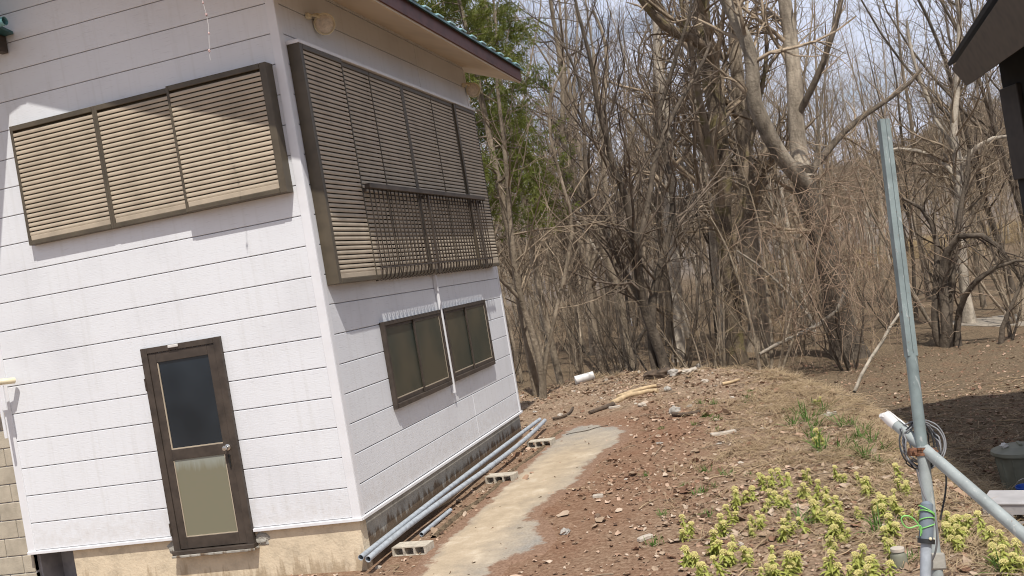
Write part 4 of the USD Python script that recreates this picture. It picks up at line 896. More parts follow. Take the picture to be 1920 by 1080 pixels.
tp_ = [make_tuft('grass_tuft', 60 + i, on_ground(*tufts[i]), 34, .10, .010, tl_, tg_) for i in range(3)]
for i, q in enumerate(tufts[3:]): copy_of(tp_[i % 3], on_ground(*q), rb.uniform(0, 6.28), rb.uniform(.6, 1.25))
sp = [(1522, 820), (1532, 800), (1515, 790), (1540, 778), (1610, 822), (1622, 810), (1600, 800), (1545, 770), (1530, 830), (1655, 845), (1485, 800), (1505, 985), (1648, 1000), (1900, 1065), (1880, 1075), (1590, 830), (1605, 845), (1580, 800), (1635, 830), (1560, 790), (1618, 860), (1650, 870), (1540, 845), (1575, 845), (1500, 775), (1525, 760)]
sl_ = 'clump of upright green shoots among dry grass near the crest of the bank'; sg_ = 'upright green shoots near the crest'
sp_ = [make_tuft('green_shoots', 80 + i, on_ground(*sp[i]), 26, .26, .014, sl_, sg_, 'shoots') for i in range(2)]
for i, q in enumerate(sp[2:]): copy_of(sp_[i % 2], on_ground(*q), rb.uniform(0, 6.28), rb.uniform(.6, 1.1))
# dry grass along the crest and down the slope
r = np.random.default_rng(33); pos = []
while len(pos) < 3800:
    xy = np.c_[r.uniform(-3, 8.5, 6000), r.uniform(-4.5, 13.5, 6000)]; d = edge_dist(xy[:, 0], xy[:, 1])
    keep = (d > -2.6) & (d < 2.6) & ~((d < -.5) & (xy[:, 1] < 2.4) & (r.uniform(size=6000) < .7)) & (r.uniform(size=6000) < np.where(xy[:, 1] > 9, .16, .5) * np.where(d > 0, np.exp(-((d - .2) / 1.3) ** 2), np.exp(-(d / np.where(xy[:, 1] > 8.5, .8, 1.5)) ** 2)) * np.clip((meshkit.fbm(np.c_[xy * 1.1, np.zeros(6000)], 4, 8) - .3) * 2.2, 0.03, 1))
    pos += list(xy[keep])
pos = V3(pos[:3800]); pos = np.c_[pos, height(pos)]
def straw_clump(seed, n, L):
    rr = np.random.default_rng(seed); bs = []
    for k in range(n):
        a_ = rr.uniform(0, 6.28); el = rr.uniform(.02, .85); d = V3([math.cos(a_) * math.cos(el), math.sin(a_) * math.cos(el), math.sin(el)])
        bs.append(blade((rr.normal(0, .06), rr.normal(0, .06), .012), d, L * rr.uniform(.5, 1.3), .006, rr.uniform(.1, .5), rr))
    return cat_(bs)
def zrot(a): c, s = np.cos(a), np.sin(a); o = np.zeros_like(a); return np.stack([np.stack([c, -s, o], -1), np.stack([s, c, o], -1), np.stack([o, o, o + 1], -1)], -2)
instancer('dry_grass', [(straw_clump(s, 22, .22), M_straw) for s in (1, 2, 3)], pos, zrot(r.uniform(0, 6.28, len(pos))), r.uniform(.5, 1.25, len(pos)), 'dry straw-coloured grass along the crest and slope of the bank', 'dry grass')
# leaf litter
def leaf_mesh(seed, L=.05):
    rr = np.random.default_rng(seed); a_ = np.linspace(0, 2 * np.pi, 9)[:-1]
    v = np.c_[np.cos(a_) * L * (1 + .3 * rr.uniform(-1, 1, 8)), np.sin(a_) * L * .6 * (1 + .35 * rr.uniform(-1, 1, 8)), rr.uniform(0, L * .55, 8)]
    v = np.vstack([v, [[0, 0, L * .12]]]); return v, V3([[8, i, (i + 1) % 8] for i in range(8)])
def tiltrot(r, n, s):
    Rz = zrot(r.uniform(0, 6.28, n)); ax, ay = r.normal(0, s, n), r.normal(0, s, n); o = np.zeros(n)
    Rx = np.stack([np.stack([o + 1, o, o], -1), np.stack([o, np.cos(ax), -np.sin(ax)], -1), np.stack([o, np.sin(ax), np.cos(ax)], -1)], -2)
    Ry = np.stack([np.stack([np.cos(ay), o, np.sin(ay)], -1), np.stack([o, o + 1, o], -1), np.stack([-np.sin(ay), o, np.cos(ay)], -1)], -2)
    return Ry @ Rx @ Rz
r = np.random.default_rng(44); N = 330000
xy = np.c_[r.uniform(-4, 12, N), r.uniform(-4.5, 20, N)]; d = edge_dist(xy[:, 0], xy[:, 1])
dens = .10 + .55 * np.clip((d + 3.4) / 3.2, 0, 1) + .5 * np.clip((meshkit.fbm(np.c_[xy * .9, np.zeros(N)], 4, 9) - .52) * 5, 0, 1)
butter = np.exp(-((xy[:, 0] - 4.3) / 1.3) ** 2 - ((xy[:, 1] - .3) / 2.2) ** 2); dens += .6 * butter
inpath = shapely.contains_xy(PATHPOLY.buffer(-.03), xy[:, 0], xy[:, 1]); inhouse = (xy[:, 0] < .08) & (xy[:, 1] < 6.2) & (xy[:, 1] > -.05)
dens = np.where(d > 1.2, dens * .45, dens); dens = np.where(inpath, .03, dens) * np.where(xy[:, 1] > 13, .35, 1) * .42
keep = (r.uniform(size=N) < dens) & ~inhouse; xy = xy[keep]
pos = np.c_[xy, height(xy) + .006]; n = len(pos)
instancer('leaf_litter', [(leaf_mesh(1), M_litter), (leaf_mesh(2), M_litter2), (leaf_mesh(3), M_litter), (leaf_mesh(4), M_litter2)], pos, tiltrot(r, n, .35), r.lognormal(-.98, .5, n), 'dead brown leaves scattered over the bank and slope', 'leaf litter', np.where((edge_dist(xy[:, 0], xy[:, 1]) > 1.2), 2 * r.integers(0, 2, n), r.integers(0, 4, n)))
# fallen twigs
N = 5200; xy = np.c_[r.uniform(-3.5, 9, N), r.uniform(-4, 14, N)]; d = edge_dist(xy[:, 0], xy[:, 1])
keep = (r.uniform(size=N) < .06 + .75 * np.clip((d + 2.6) / 2.6, 0, 1)) & ~(shapely.contains_xy(PATHPOLY, xy[:, 0], xy[:, 1])) & ~((xy[:, 0] < .1) & (xy[:, 1] < 6.2)); xy = xy[keep]
tw = []
for s in range(4):
    rr = np.random.default_rng(s); c = spline([(-.16, 0, .0), (-.05, rr.normal(0, .02), .012), (.07, rr.normal(0, .02), .006), (.17, rr.normal(0, .03), .012)], 6)
    tw.append((tubes([(c, np.linspace(.005, .0025, 6)), (V3([c[3], c[3] + V3([.05, .05, .01])]), V3([.003, .0015]))], 4), M_twig_pale if s % 2 else M_twig))
instancer('fallen_twigs', tw, np.c_[xy, height(xy) + .008], tiltrot(r, len(xy), .15), r.uniform(.5, 1.6, len(xy)), 'thin dry twigs lying over the bank', 'twigs')
# small chips of stone
N = 800; xy = np.c_[r.uniform(-3, 6, N), r.uniform(-3.5, 12.5, N)]; d = edge_dist(xy[:, 0], xy[:, 1])
keep = (d < .3) & (r.uniform(size=N) < .12 + .5 * np.clip((xy[:, 1] - 6) / 5, 0, 1)) & ~((xy[:, 0] < .05) & (xy[:, 1] < 6.2)); xy = xy[keep]
instancer('stone_chips', [(lump(1, (0, 0, 0), s, (1, .75, .5), .9), M_palestone if s % 2 else M_stone) for s in (2, 3, 5)] if False else [(moved((lump(1, (0, 0, 0), s, (1, .75, .5), .9)[0][:], lump(1, (0, 0, 0), s, (1, .75, .5), .9)[1])), M_palestone if s % 2 else M_stone) for s in (2, 3, 5)], np.c_[xy, height(xy) + .004], tiltrot(r, len(xy), .2), r.lognormal(-3.75, .45, len(xy)), 'small pale stone chips in the soil of the bank', 'stones')

# ================================================================== THE WOOD
def unit(v): return v / (np.linalg.norm(v) + 1e-9)
def grow(r, p, d, L, r0, r1, n, wob, up):
    pts = [V3(p, float)]; d = unit(V3(d, float)); st_ = L / (n - 1)
    for i in range(n - 1):
        d = unit(d + r.normal(0, wob, 3) + V3([0, 0, up])); pts.append(pts[-1] + d * st_)
    return V3(pts), np.linspace(r0, r1, n)
def shoots(r, stem, lo, hi, count, ang, Lr, ratio, n, wob, up, rmin, taper=.35, tip=1.0):
    """Side branches of one stem. Lr: length as a function of the place along the stem."""
    P, Rr = stem; out = []
    m = len(P) - 1
    for k in range(count):
        t = lo + (hi - lo) * ((k + r.uniform(0, 1)) / count); i = min(int(t * m), m - 1); u = t * m - i
        p = P[i] * (1 - u) + P[i + 1] * u; rad = Rr[i] * (1 - u) + Rr[i + 1] * u; d = unit(P[i + 1] - P[i])
        a_ = r.uniform(0, 6.28); s_ = unit(np.cross(d, [math.cos(a_), math.sin(a_), .23])); g = r.normal(ang, .18)
        nd = d * math.cos(g) + s_ * math.sin(g)
        L = Lr(t) * r.uniform(.6, 1.25); r0 = max(min(rad * ratio, rad * .9), rmin)
        out.append(grow(r, p, nd, L, r0, max(r0 * taper, rmin * .6), n, wob, up))
    return out
def crown_of(r, stems, H, dens=1.0, rmin=.008, lo=.25, level3=True, spread=.5, up=.06, ratio=.36):
    """(limbs, twigs) for trunks given as [(points, radii)]."""
    limbs, br, tw = [], [], []
    for s in stems:
        L0 = np.linalg.norm(np.diff(s[0], axis=0), axis=1).sum()
        limbs += shoots(r, s, lo, .97, max(3, int(L0 * 1.25 * dens)), .75, lambda t: L0 * (.10 + .26 * (1 - t)) * spread * 2, ratio, 9, .17, up, rmin * 1.3, .2)
    for s in limbs + stems:
        L0 = np.linalg.norm(np.diff(s[0], axis=0), axis=1).sum(); main = s in stems if False else False
        br += shoots(r, s, .2, 1.0, max(2, int(L0 * 3.2 * dens)), .75, lambda t: .35 + L0 * .26 * (1 - .5 * t), .4, 6, .20, up * .6, rmin)
    if level3:
        for s in br:
            L0 = np.linalg.norm(np.diff(s[0], axis=0), axis=1).sum()
            tw += shoots(r, s, .15, 1.0, max(2, int(L0 * 5.5 * dens)), .75, lambda t: .16 + L0 * .32, .6, 4, .22, .03, rmin * .65)
    return limbs, br, tw
def finish_tree(t, stems, limbs, br, tw, mt, mc, sides=9):
    for i, s in enumerate(stems): obj('trunk', tubes([s], sides if s[1][0] > .05 else 6), mt[min(i, len(mt) - 1)] if isinstance(mt, list) else mt, t, smooth=True)
    c = [tubes(limbs, 5)] if limbs else []
    if c: obj('limbs', c[0], mt[-1] if isinstance(mt, list) else mt, t, smooth=True, kind='stuff')
    fine = []
    if br: fine.append(tubes(br, 3))
    if tw: fine.append(tubes(tw, 3))
    if fine: obj('crown', cat_(fine), mc, t, smooth=True, kind='stuff')
def px_tree(name, label, depth, stems_px, mt, mc, dens=.6, seed=1, cat='tree', spread=.4, lo=.25, extra=None, rmin=.006, level3=True, group=None, snap=True):
    """A tree whose trunks follow lines of sight: stems_px [[(px, py, width px, depth shift)]]."""
    r = np.random.default_rng(seed); s0 = stems_px[0][0]; depth = depth * 1.09 if depth > 21 else depth
    base = sight(s0[0], s0[1], depth); base[2] = hz(base[0], base[1]); stems = []
    for k, s in enumerate(stems_px):
        P_ = V3([sight(a, b, depth + c) for a, b, w, c in s]); rr = V3([w * (depth + c) / F / 2 for a, b, w, c in s])
        if snap and (k == 0 or s[0][1] > 560): P_[0, 2] = hz(P_[0, 0], P_[0, 1]) - .15
        L = np.r_[0, np.cumsum(np.linalg.norm(np.diff(P_, axis=0), axis=1))]; n = max(6, int(L[-1] / .45)); tt = np.linspace(0, L[-1], n)
        c = spline(P_, n) if len(P_) > 2 else np.stack([np.interp(tt, L, P_[:, i]) for i in range(3)], 1)
        w = meshkit.fbm(np.c_[np.linspace(0, L[-1] * .8, n), np.full(n, k * 3.1), np.full(n, seed * 1.7)], 3, seed) - .5
        w2 = meshkit.fbm(np.c_[np.linspace(0, L[-1] * .8, n), np.full(n, k * 5.1 + 9), np.full(n, seed * 2.7)], 3, seed + 3) - .5
        rr = np.interp(tt, L, rr); env = np.minimum(1, np.linspace(0, 3, n))[:, None]
        c = c + (np.outer(w, _r) + np.outer(w2, FWD)) * .22 * env * np.minimum(1, rr[:, None] / .05 + .4)
        if snap and (k == 0 or s[0][1] > 560): rr[:2] *= V3([1.35, 1.1])
        stems.append((c - base, rr * (1 + .25 * w)))
    t = thing(name, label, cat, base, 0, group)
    limbs, br, tw = crown_of(r, stems, 0, dens, rmin, lo, level3, spread, .05, .20)
    finish_tree(t, stems, limbs, br, tw, mt, mc, 12)
    return t
px_tree('big_tree', 'largest forked tree, dark leaning trunk splitting into two pale limbs, wrapped in vines', 25.7, [
    [(1592, 655, 62.5, 0), (1572, 580, 48.4, 0), (1548, 480, 43.7, 0), (1525, 400, 42.2, 0), (1508, 335, 41.1, 0), (1503, 312, 41.1, .05)],
    [(1508, 335, 41.1, 0), (1500, 300, 32.6, .1), (1492, 200, 29.7, .2), (1483, 90, 26.9, .3), (1470, -20, 24.1, .4), (1450, -260, 18.4, .6), (1450, -480, 8.5, .6)],
    [(1512, 345, 31.2, -.1), (1478, 310, 31.2, -.4), (1435, 240, 29.7, -.7), (1410, 180, 26.9, -.8), (1408, 130, 24.1, -.8), (1388, 60, 22.7, -.7), (1355, -10, 21.2, -.6), (1320, -200, 15.6, -.4), (1310, -420, 5.6, .4)],
    [(1515, 330, 14.2, .3), (1560, 275, 13.5, .8), (1610, 225, 11.4, 1.2), (1660, 190, 9.2, 1.6), (1730, 130, 6.3, 2)],
    [(1497, 215, 14.2, .1), (1525, 160, 12.8, -.3), (1550, 100, 11.4, -.5), (1570, 30, 9.9, -.6), (1600, -120, 5.6, -.6)]], [M_bark_dark, M_bark_grey, M_bark_grey, M_bark_dark, M_bark_dark], M_twig, .5, 3, lo=.45, spread=.30)
px_tree('mossy_tree', 'tall dark mossy tree with a heavy limb reaching left, left of the big forked tree', 28.0, [
    [(1378, 660, 37.0, 0), (1368, 540, 32.2, 0), (1358, 420, 33.8, 0), (1352, 300, 33.8, 0), (1340, 180, 33.8, 0), (1322, 90, 35.4, 0), (1318, 0, 32.2, 0), (1305, -200, 24.1, 0), (1300, -420, 9.7, 0)],
    [(1335, 110, 19.3, -.2), (1290, 70, 19.3, -.8), (1250, 50, 17.7, -1.2), (1215, 10, 16.1, -1.6), (1180, -30, 13.7, -2), (1120, -150, 7.2, -2.4)],
    [(1350, 380, 14.5, -.2), (1325, 260, 14.5, -.6), (1305, 150, 12.1, -.7), (1285, 40, 9.7, -.8), (1270, -120, 4.8, -.8)],
    [(1362, 480, 12.9, .2), (1392, 380, 12.1, .4), (1400, 300, 11.3, .6), (1425, 180, 8.9, .8), (1430, 20, 5.6, 1)]], M_bark_moss, M_twig, .36, 5, lo=.5, spread=.28)
px_tree('birch_tree', 'slim white-barked birch standing straight behind the crest of the bank', 31.0, [
    [(1272, 668, 26, 0), (1268, 560, 23, 0), (1260, 440, 21, 0), (1252, 300, 20, 0), (1240, 160, 18, 0), (1226, 0, 15, 0), (1200, -300, 8, 0)]], M_bark_pale, M_twig, .6, 7, lo=.4, spread=.22)
px_tree('leaning_clump', 'clump of dark leaning stems rising from behind the crest left of the birch', 21.5, [
    [(1240, 705, 24, 0), (1232, 640, 21, 0), (1205, 560, 18, 0), (1190, 470, 16, -.3), (1178, 390, 15, -.5), (1150, 300, 12, -.6), (1120, 180, 9, -.8), (1085, 20, 6, -1), (1060, -140, 3, -1)],
    [(1236, 660, 17, .1), (1222, 590, 16, .3), (1240, 480, 14, .5), (1262, 380, 12, .6), (1240, 260, 10, .8), (1260, 130, 8, .9), (1300, -40, 4, 1)],
    [(1190, 470, 12, -.3), (1215, 380, 11, -.1), (1235, 280, 10, 0), (1275, 190, 8, .2), (1330, 80, 5, .3)],
    [(1230, 620, 12, .1), (1180, 520, 11, .5), (1130, 420, 10, .8), (1100, 330, 8, 1.0), (1090, 200, 6, 1.2), (1040, 60, 4, 1.3)]], M_bark_dark, M_twig_dark, .7, 9, lo=.3, spread=.34)
px_tree('leaning_clump', 'two thin grey stems rising beside the far corner of the house', 19.5, [
    [(1012, 722, 13, 0), (1000, 640, 12, 0), (975, 560, 11, 0), (958, 480, 10, 0), (948, 380, 9, 0), (940, 250, 8, 0), (930, 100, 6, 0), (925, -60, 3, 0)],
    [(1010, 712, 9, .1), (1035, 620, 8, .2), (1060, 520, 8, .3), (1070, 400, 7, .4), (1040, 280, 6, .5), (1060, 120, 4, .6)],
    [(975, 560, 8, 0), (935, 520, 7, -.2), (905, 420, 6, -.3), (900, 300, 5, -.4)]], M_bark, M_twig, .7, 11, lo=.3, spread=.3)
px_tree('leaning_tree', 'slender tree whose stem leans left over the bank between house and birch', 24.0, [
    [(1178, 655, 20, 0), (1160, 560, 18, 0), (1125, 450, 16, 0), (1080, 360, 14, 0), (1062, 280, 12, 0), (1055, 160, 10, 0), (1030, 0, 7, 0), (1020, -160, 3, 0)],
    [(1150, 530, 12, .2), (1150, 420, 11, .3), (1130, 300, 10, .4), (1135, 160, 8, .5), (1115, 20, 5, .6)]], M_bark, M_twig_dark, .7, 13, lo=.3, spread=.32)
px_tree('grey_tree', 'thick grey trunk standing directly left of the big forked tree', 30.5, [
    [(1425, 650, 44, 0), (1418, 560, 38, 0), (1405, 450, 34, 0), (1398, 330, 30, 0), (1388, 200, 26, 0), (1376, 60, 22, 0), (1370, -200, 12, 0)]], M_bark, M_twig, .55, 15, lo=.4, spread=.26)
px_tree('roadside_tree', 'pale slim tree right of the pole with wide level branches', 27.5, [
    [(1822, 628, 22, 0), (1812, 560, 20, 0), (1803, 440, 18, 0), (1797, 330, 17, 0), (1790, 230, 14, 0), (1800, 100, 11, 0), (1770, -60, 7, 0)],
    [(1797, 330, 10, 0), (1840, 270, 9, -.5), (1880, 255, 7, -.8), (1930, 265, 4, -1)],
    [(1798, 345, 10, 0), (1760, 300, 9, .3), (1700, 280, 7, .5), (1650, 285, 4, .5)],
    [(1803, 300, 9, 0), (1730, 160, 7, 1), (1700, 40, 5, 1.5)]], M_bark_pale, M_twig, .8, 17, lo=.35, spread=.36)
px_tree('arching_tree', 'dark low tree right of the pole with branches arching down to the right', 24.0, [
    [(1768, 640, 20, 0), (1770, 540, 17, 0), (1778, 470, 15, 0), (1800, 442, 12, -.3), (1850, 445, 10, -.6), (1890, 480, 8, -.8), (1920, 530, 5, -1)],
    [(1772, 635, 16, .3), (1790, 500, 12, .5), (1808, 360, 9, .6), (1815, 280, 6, .6)],
    [(1765, 630, 14, .1), (1755, 500, 11, .3), (1735, 400, 8, .5), (1690, 370, 5, .6)],
    [(1785, 590, 12, -.2), (1810, 555, 11, -.5), (1840, 520, 9, -.9), (1900, 490, 6, -1.2), (1950, 490, 4, -1.4)]], M_bark_dark, M_twig_dark, .9, 19, lo=.35, spread=.3)
# dark dead stump and thin sapling on the low ground
q = on_ground(1894, 632); t = thing('dead_stump', 'short dark broken stump on the low ground at the right', 'stump', q)
obj('stem', pipe([(0, 0, -.1), (.01, 0, .2), (.0, .02, .42)], .055, 9), M_bark_dark, t)
px_tree('sapling', 'dark crooked sapling beside the broken stump at the right', 23.0, [[(1873, 632, 9, 0), (1885, 590, 8, 0), (1905, 545, 6, 0), (1925, 470, 4, 0)], [(1885, 590, 5, 0), (1915, 580, 4, 0)]], M_bark_dark, M_twig_dark, .8, 23, 'sapling', .3)
# leaning dead poles
px_tree('dead_pole', 'straight pale dead stem leaning right across the bank slope left of the pole', 15.5, [[(1602, 735, 7, 0), (1640, 660, 6.5, .6), (1692, 582, 5, 1.2)]], M_bark_pale, M_twig_pale, .05, 25, 'dead stem', .1, snap=False)
px_tree('dead_pole', 'dark broken stem leaning right behind the crest near the middle', 24.5, [[(1176, 702, 9, 0), (1192, 650, 8, 0), (1212, 612, 7, .4)]], M_bark_dark, M_twig, .05, 27, 'dead stem', .1, snap=False)
px_tree('fallen_branch', 'pale fallen branch slung low in front of the big forked tree', 24.0, [[(1425, 664, 7, 0), (1470, 640, 8, 0), (1530, 612, 9, 0), (1570, 580, 7, -.3), (1582, 545, 5, -.4)], [(1530, 612, 6, 0), (1490, 560, 5, .2), (1380, 470, 4, .4)]], M_bark_pale, M_twig_pale, .4, 29, 'branch', .2, snap=False)

# --- repeated trees and shrubs
def whereabouts(p):
    v = V3([p[0], p[1], 0]) - V3([CAM[0], CAM[1], 0]); dep = v[0] * FWD[0] + v[1] * FWD[1]; px = 960 + F * (v @ _r) / dep
    zone = ('behind the white house' if px < 880 else 'right of the conifers' if px < 1130 else 'left of the birch' if px < 1250 else 'right of the birch' if px < 1420 else 'behind the big forked tree' if px < 1640 else 'behind the tall pole' if px < 1760 else 'right of the tall pole' if px < 1900 else 'behind the dark building')
    return ('in the front row of the wood' if dep < 42 else 'in the middle of the wood' if dep < 62 else 'far back in the wood') + ', ' + zone
def make_pole_tree(seed, H, r0, label, group, mt, mc, loc, forks=0):
    r = np.random.default_rng(seed); lean = r.normal(0, .05, 2)
    s = grow(r, (0, 0, -.2), (lean[0], lean[1], 1), H, r0, r0 * .12, 18, .035, .03); s[1][0] *= 1.35; stems = [s]
    for k in range(forks):
        i = int(r.integers(4, 9)); d = unit(s[0][i + 1] - s[0][i]); a_ = r.uniform(0, 6.28)
        stems.append(grow(r, s[0][i], d + V3([math.cos(a_), math.sin(a_), 0]) * .45, H * (1 - i / 18) * .95, s[1][i] * .75, r0 * .1, 12, .06, .07))
    limbs, br, tw = crown_of(r, stems, H, .52, .0056, .34, True, .28, .09, .30)
    t = thing('bare_tree', label, 'tree', loc, 0, group); finish_tree(t, stems, limbs, br, tw, mt, mc, 8); return t.GetPrim()
def make_clump(seed, H, n, label, group, mt, mc, loc):
    r = np.random.default_rng(seed); stems = []
    for k in range(n):
        a_ = r.uniform(0, 6.28); s_ = r.uniform(.1, .5)
        stems.append(grow(r, (math.cos(a_) * .15, math.sin(a_) * .15, -.1), (math.cos(a_) * s_, math.sin(a_) * s_, 1), H * r.uniform(.55, 1.1), r.uniform(.022, .050), .006, 11, .09, .05))
    limbs, br, tw = crown_of(r, stems, H, .55, .0055, .3, True, .26, .06)
    t = thing('shrub', label, 'shrub', loc, 0, group); finish_tree(t, stems, limbs, br, tw, mt, mc, 6); return t.GetPrim()
kinds = [('grey-brown', M_bark, M_twig), ('dark', M_bark_dark, M_twig_dark), ('pale', M_bark_pale, M_twig)]
specs = [(0, 15, .115, 1), (0, 13, .075, 0), (1, 15, .13, 2), (0, 16, .16, 1), (2, 15, .10, 0), (1, 12, .07, 1), (0, 14, .09, 2), (2, 16, .13, 1), (0, 11, .055, 0)]
r = np.random.default_rng(101); spots = []; tries = 0
def forest_spots(n, d0, d1, gap, power=1.0, a0=-.10, a1=.60):
    out = []; k = 0
    while len(out) < n and k < 60000:
        k += 1
        dep = d0 + (d1 - d0) * r.uniform() ** power; a_ = r.uniform(a0, a1)
        p = V3([CAM[0], CAM[1]]) + dep * V3([FWD[0], FWD[1]]) + dep * a_ * V3([_r[0], _r[1]])
        if edge_dist(p[:1], p[1:2])[0] < 3.2 or (p[0] < 1 and p[1] < 9): continue
        if a_ > .34 and dep < 75 and r.uniform() < .72: continue
        if -.10 < a_ < .045 and dep < 34: continue
        if all((p[0] - q[0]) ** 2 + (p[1] - q[1]) ** 2 > (gap * (.6 + dep / 60)) ** 2 for q in out): out.append(p)
    return out
fs = forest_spots(215, 29, 95, .95, .85)
protoT = []
for i, p in enumerate(fs):
    loc = (p[0], p[1], hz(*p) - .05); k = i % len(specs)
    if i < len(specs):
        kd, H, r0, fk = specs[i]; adj, mt, mc = kinds[kd]; lab = adj + ' bare tree ' + whereabouts(loc); protoT.append(make_pole_tree(200 + i, H, r0, lab, lab, mt, mc, loc, fk))
    else: lab = kinds[specs[k][0]][0] + ' bare tree ' + whereabouts(loc); copy_of(protoT[k], loc, r.uniform(0, 6.28), r.uniform(.75, 1.2), lab, lab, (r.normal(0, .035), r.normal(0, .035)))
fs = forest_spots(52, 27, 70, 1.2, .9) + forest_spots(12, 22, 31, .9, 1)
cl_ = [('brown', M_bark, M_twig), ('dark', M_bark_dark, M_twig_dark), ('straw-coloured', M_bark, M_twig_pale)]
protoS = []
for i, p in enumerate(fs):
    loc = (p[0], p[1], hz(*p) - .03)
    if i < 8:
        adj, mt, mc = cl_[i % 3]; lab = adj + ' bare shrub ' + whereabouts(loc); grp = lab; protoS.append(make_clump(300 + i, (4.5, 3.2, 6.5, 5.0, 2.6, 7.0, 3.8, 5.5)[i], (6, 7, 5, 6, 8, 4, 7, 5)[i], lab, grp, mt, mc, loc))
    else: lab = cl_[i % 8 % 3][0] + ' bare shrub ' + whereabouts(loc); copy_of(protoS[i % 8], loc, r.uniform(0, 6.28), r.uniform(.65, 1.2), lab, lab)
# low dry brush: too many to count
def brush(seed, n, H):
    rr = np.random.default_rng(seed); b = []
    for k in range(n):
        a_ = rr.uniform(0, 6.28); s = grow(rr, (rr.normal(0, .3), rr.normal(0, .3), -.05), (math.cos(a_) * .35, math.sin(a_) * .35, 1), H * rr.uniform(.4, 1.2), .010, .004, 6, .13, .0); b.append(s)
        b += shoots(rr, s, .3, 1, 3, .6, lambda t: H * .3, .6, 4, .15, .03, .004)
    return tubes(b, 3)
fb = V3(forest_spots(190, 24, 95, .4, .8)); n = len(fb)
instancer('undergrowth', [(brush(1, 12, 1.5), M_twig), (brush(2, 14, 1.0), M_twig_pale), (brush(3, 10, 2.2), M_twig_dark), (brush(4, 12, 1.3), M_vine)], np.c_[fb, height(fb)], zrot(r.uniform(0, 6.28, n)), r.uniform(.6, 1.3, n), 'leafless brown undergrowth beneath the trees', 'undergrowth')
# tangle of vines round the big tree
rr = np.random.default_rng(71); vb = []
for k in range(300):
    px, py = rr.normal(1545, 75), rr.uniform(290, 640); w = 1 - abs(py - 430) / 380
    if rr.uniform() > w + .25 or px < 1375 + .2 * max(0, 430 - py): continue
    p = sight(px, py, 25.3 + rr.normal(0, .9)); a_ = rr.uniform(0, 6.28)
    P_, R_2 = grow(rr, p, (math.cos(a_), math.sin(a_), rr.uniform(-.2, .9)), rr.uniform(.6, 2.4), rr.uniform(.005, .012), .004, 12, .34, -.05); vb.append((P_, R_2))
for k in range(60):
    px = rr.normal(1560, 65); p = sight(px, rr.uniform(340, 480), 25.2 + rr.normal(0, .8)); vb.append(grow(rr, p, (rr.normal(0, .2), rr.normal(0, .2), -1), rr.uniform(1.5, 4.2), rr.uniform(.006, .014), .006, 14, .16, -.10))
t = thing('vine_tangle', 'reddish-brown tangle of dry vines hanging over the big forked tree', 'vines', sight(1560, 640, 25.3) * V3([1, 1, 0]) + V3([0, 0, -1.0]))
o_ = V3(t.GetPrim().GetAttribute('xformOp:translate').Get()); obj('vines', tubes([(p - o_, q) for p, q in vb], 4), M_vine, t, smooth=True, kind='stuff')
# evergreens behind the house
def make_conifer(name, label, loc, H, seed, spread):
    r = np.random.default_rng(seed); t = thing(name, label, 'evergreen tree', loc)
    s = grow(r, (0, 0, -.2), (0, 0, 1), H, .10, .02, 18, .02, .02); obj('trunk', tubes([s], 8), M_bark, t, smooth=True)
    limbs = shoots(r, s, .36, .98, 58, 1.35, lambda u: spread * (1.08 - .75 * u), .35, 8, .10, -.045, .010); obj('limbs', tubes(limbs, 4), M_bark, t, smooth=True, kind='stuff')
    sub = []
    for l in limbs: sub += shoots(r, l, .2, 1.0, 11, .7, lambda u: .55, .6, 5, .12, -.10, .004)
    fl = []
    for P_, q in sub:
        for k in range(46):
            u = r.uniform(.1, 1); i = min(int(u * 4), 3); p = P_[i] + (P_[i + 1] - P_[i]) * (u * 4 - i); d = unit(P_[i + 1] - P_[i] + r.normal(0, .55, 3) + V3([0, 0, -.25])); L = r.uniform(.07, .17); sd_ = unit(np.cross(d, r.normal(0, 1, 3))) * r.uniform(.007, .013)
            fl.append((p, p + d * L * .5 + sd_, p + d * L, p + d * L * .5 - sd_))
    v = V3(fl).reshape(-1, 3); b = np.arange(len(fl)) * 4; f = np.vstack([np.stack([b, b + 1, b + 2], 1), np.stack([b, b + 2, b + 3], 1)])
    obj('crown', (v, f), M_needle, t, kind='stuff'); return t
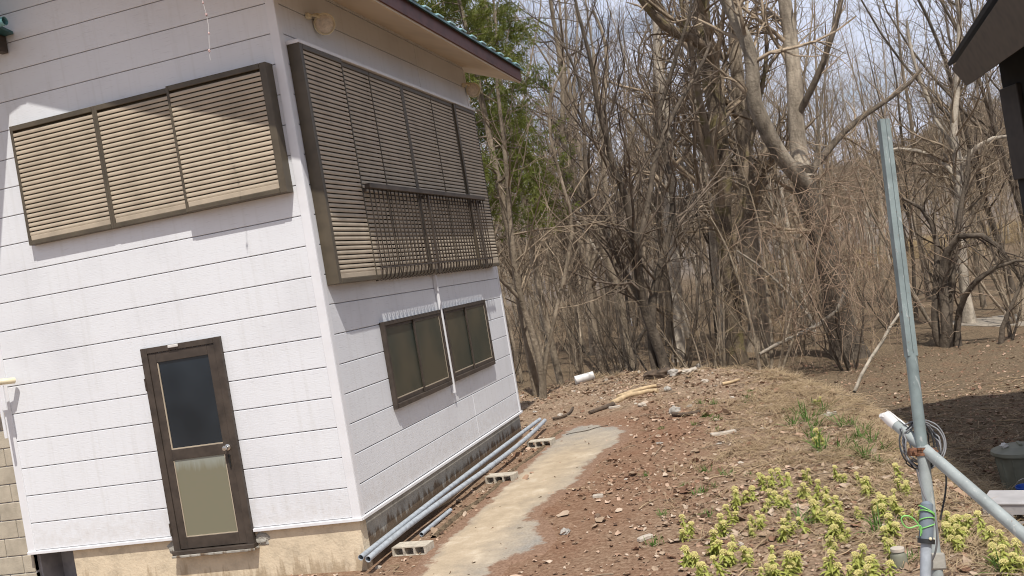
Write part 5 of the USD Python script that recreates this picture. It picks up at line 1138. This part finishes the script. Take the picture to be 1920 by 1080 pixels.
for (px, dep, H, s, w, lab) in ((985, 20.0, 11.5, 5, 1.75, 'green conifer with drooping sprays close behind the end of the roof'), (895, 22.5, 12, 6, 2.2, 'green conifer mostly hidden behind the white house'), (1035, 25.0, 14, 8, 1.7, 'thin taller green conifer right of the others, among bare trees')):
    p = sight(px, 600, dep); make_conifer('conifer', lab, (p[0], p[1], hz(p[0], p[1])), H, s, w)
# ---- far things: reeds, wood on the hill
r = np.random.default_rng(5); N = 1500; dep = r.uniform(78, 125, N); a_ = r.uniform(.25, .66, N)
xy = V3([CAM[0], CAM[1]]) + dep[:, None] * V3([FWD[0], FWD[1]]) + (dep * a_)[:, None] * V3([_r[0], _r[1]])
instancer('reed_field', [(moved(straw_clump(s, 60, 1.0), np.diag([1.6, 1.6, 1.7])), M_reed) for s in (11, 12)], np.c_[xy, height(xy) - .05], zrot(r.uniform(0, 6.28, N)), r.uniform(.9, 1.6, N), 'field of tall straw-coloured dry reeds beyond the wood', 'reeds')
def far_tree(seed):
    rr = np.random.default_rng(seed); s = grow(rr, (0, 0, -.5), (0, 0, 1), 9, .13, .03, 7, .04, .02); l = shoots(rr, s, .3, .98, 16, .65, lambda u: 3.4 * (1 - .6 * u), .5, 4, .12, .08, .05); b = []
    for q in l: b += shoots(rr, q, .3, 1, 5, .6, lambda u: 1.1, .6, 3, .12, .06, .035)
    return tubes([s] + l + b, 3)
N = 3000; dep = 120 + 260 * r.uniform(size=N) ** .8; a_ = r.uniform(-.12, .66, N)
xy = V3([CAM[0], CAM[1]]) + dep[:, None] * V3([FWD[0], FWD[1]]) + (dep * a_)[:, None] * V3([_r[0], _r[1]])
keep = (dep > 150) | (r.uniform(size=N) < .25); xy = xy[keep]; n = len(xy)
instancer('hill_wood', [(far_tree(s), m) for s, m in ((1, M_twig), (2, M_bark), (3, M_twig_dark), (4, M_twig))], np.c_[xy, height(xy)], zrot(r.uniform(0, 6.28, n)), r.uniform(.7, 1.25, n), 'bare wood covering the far hillside', 'wood')
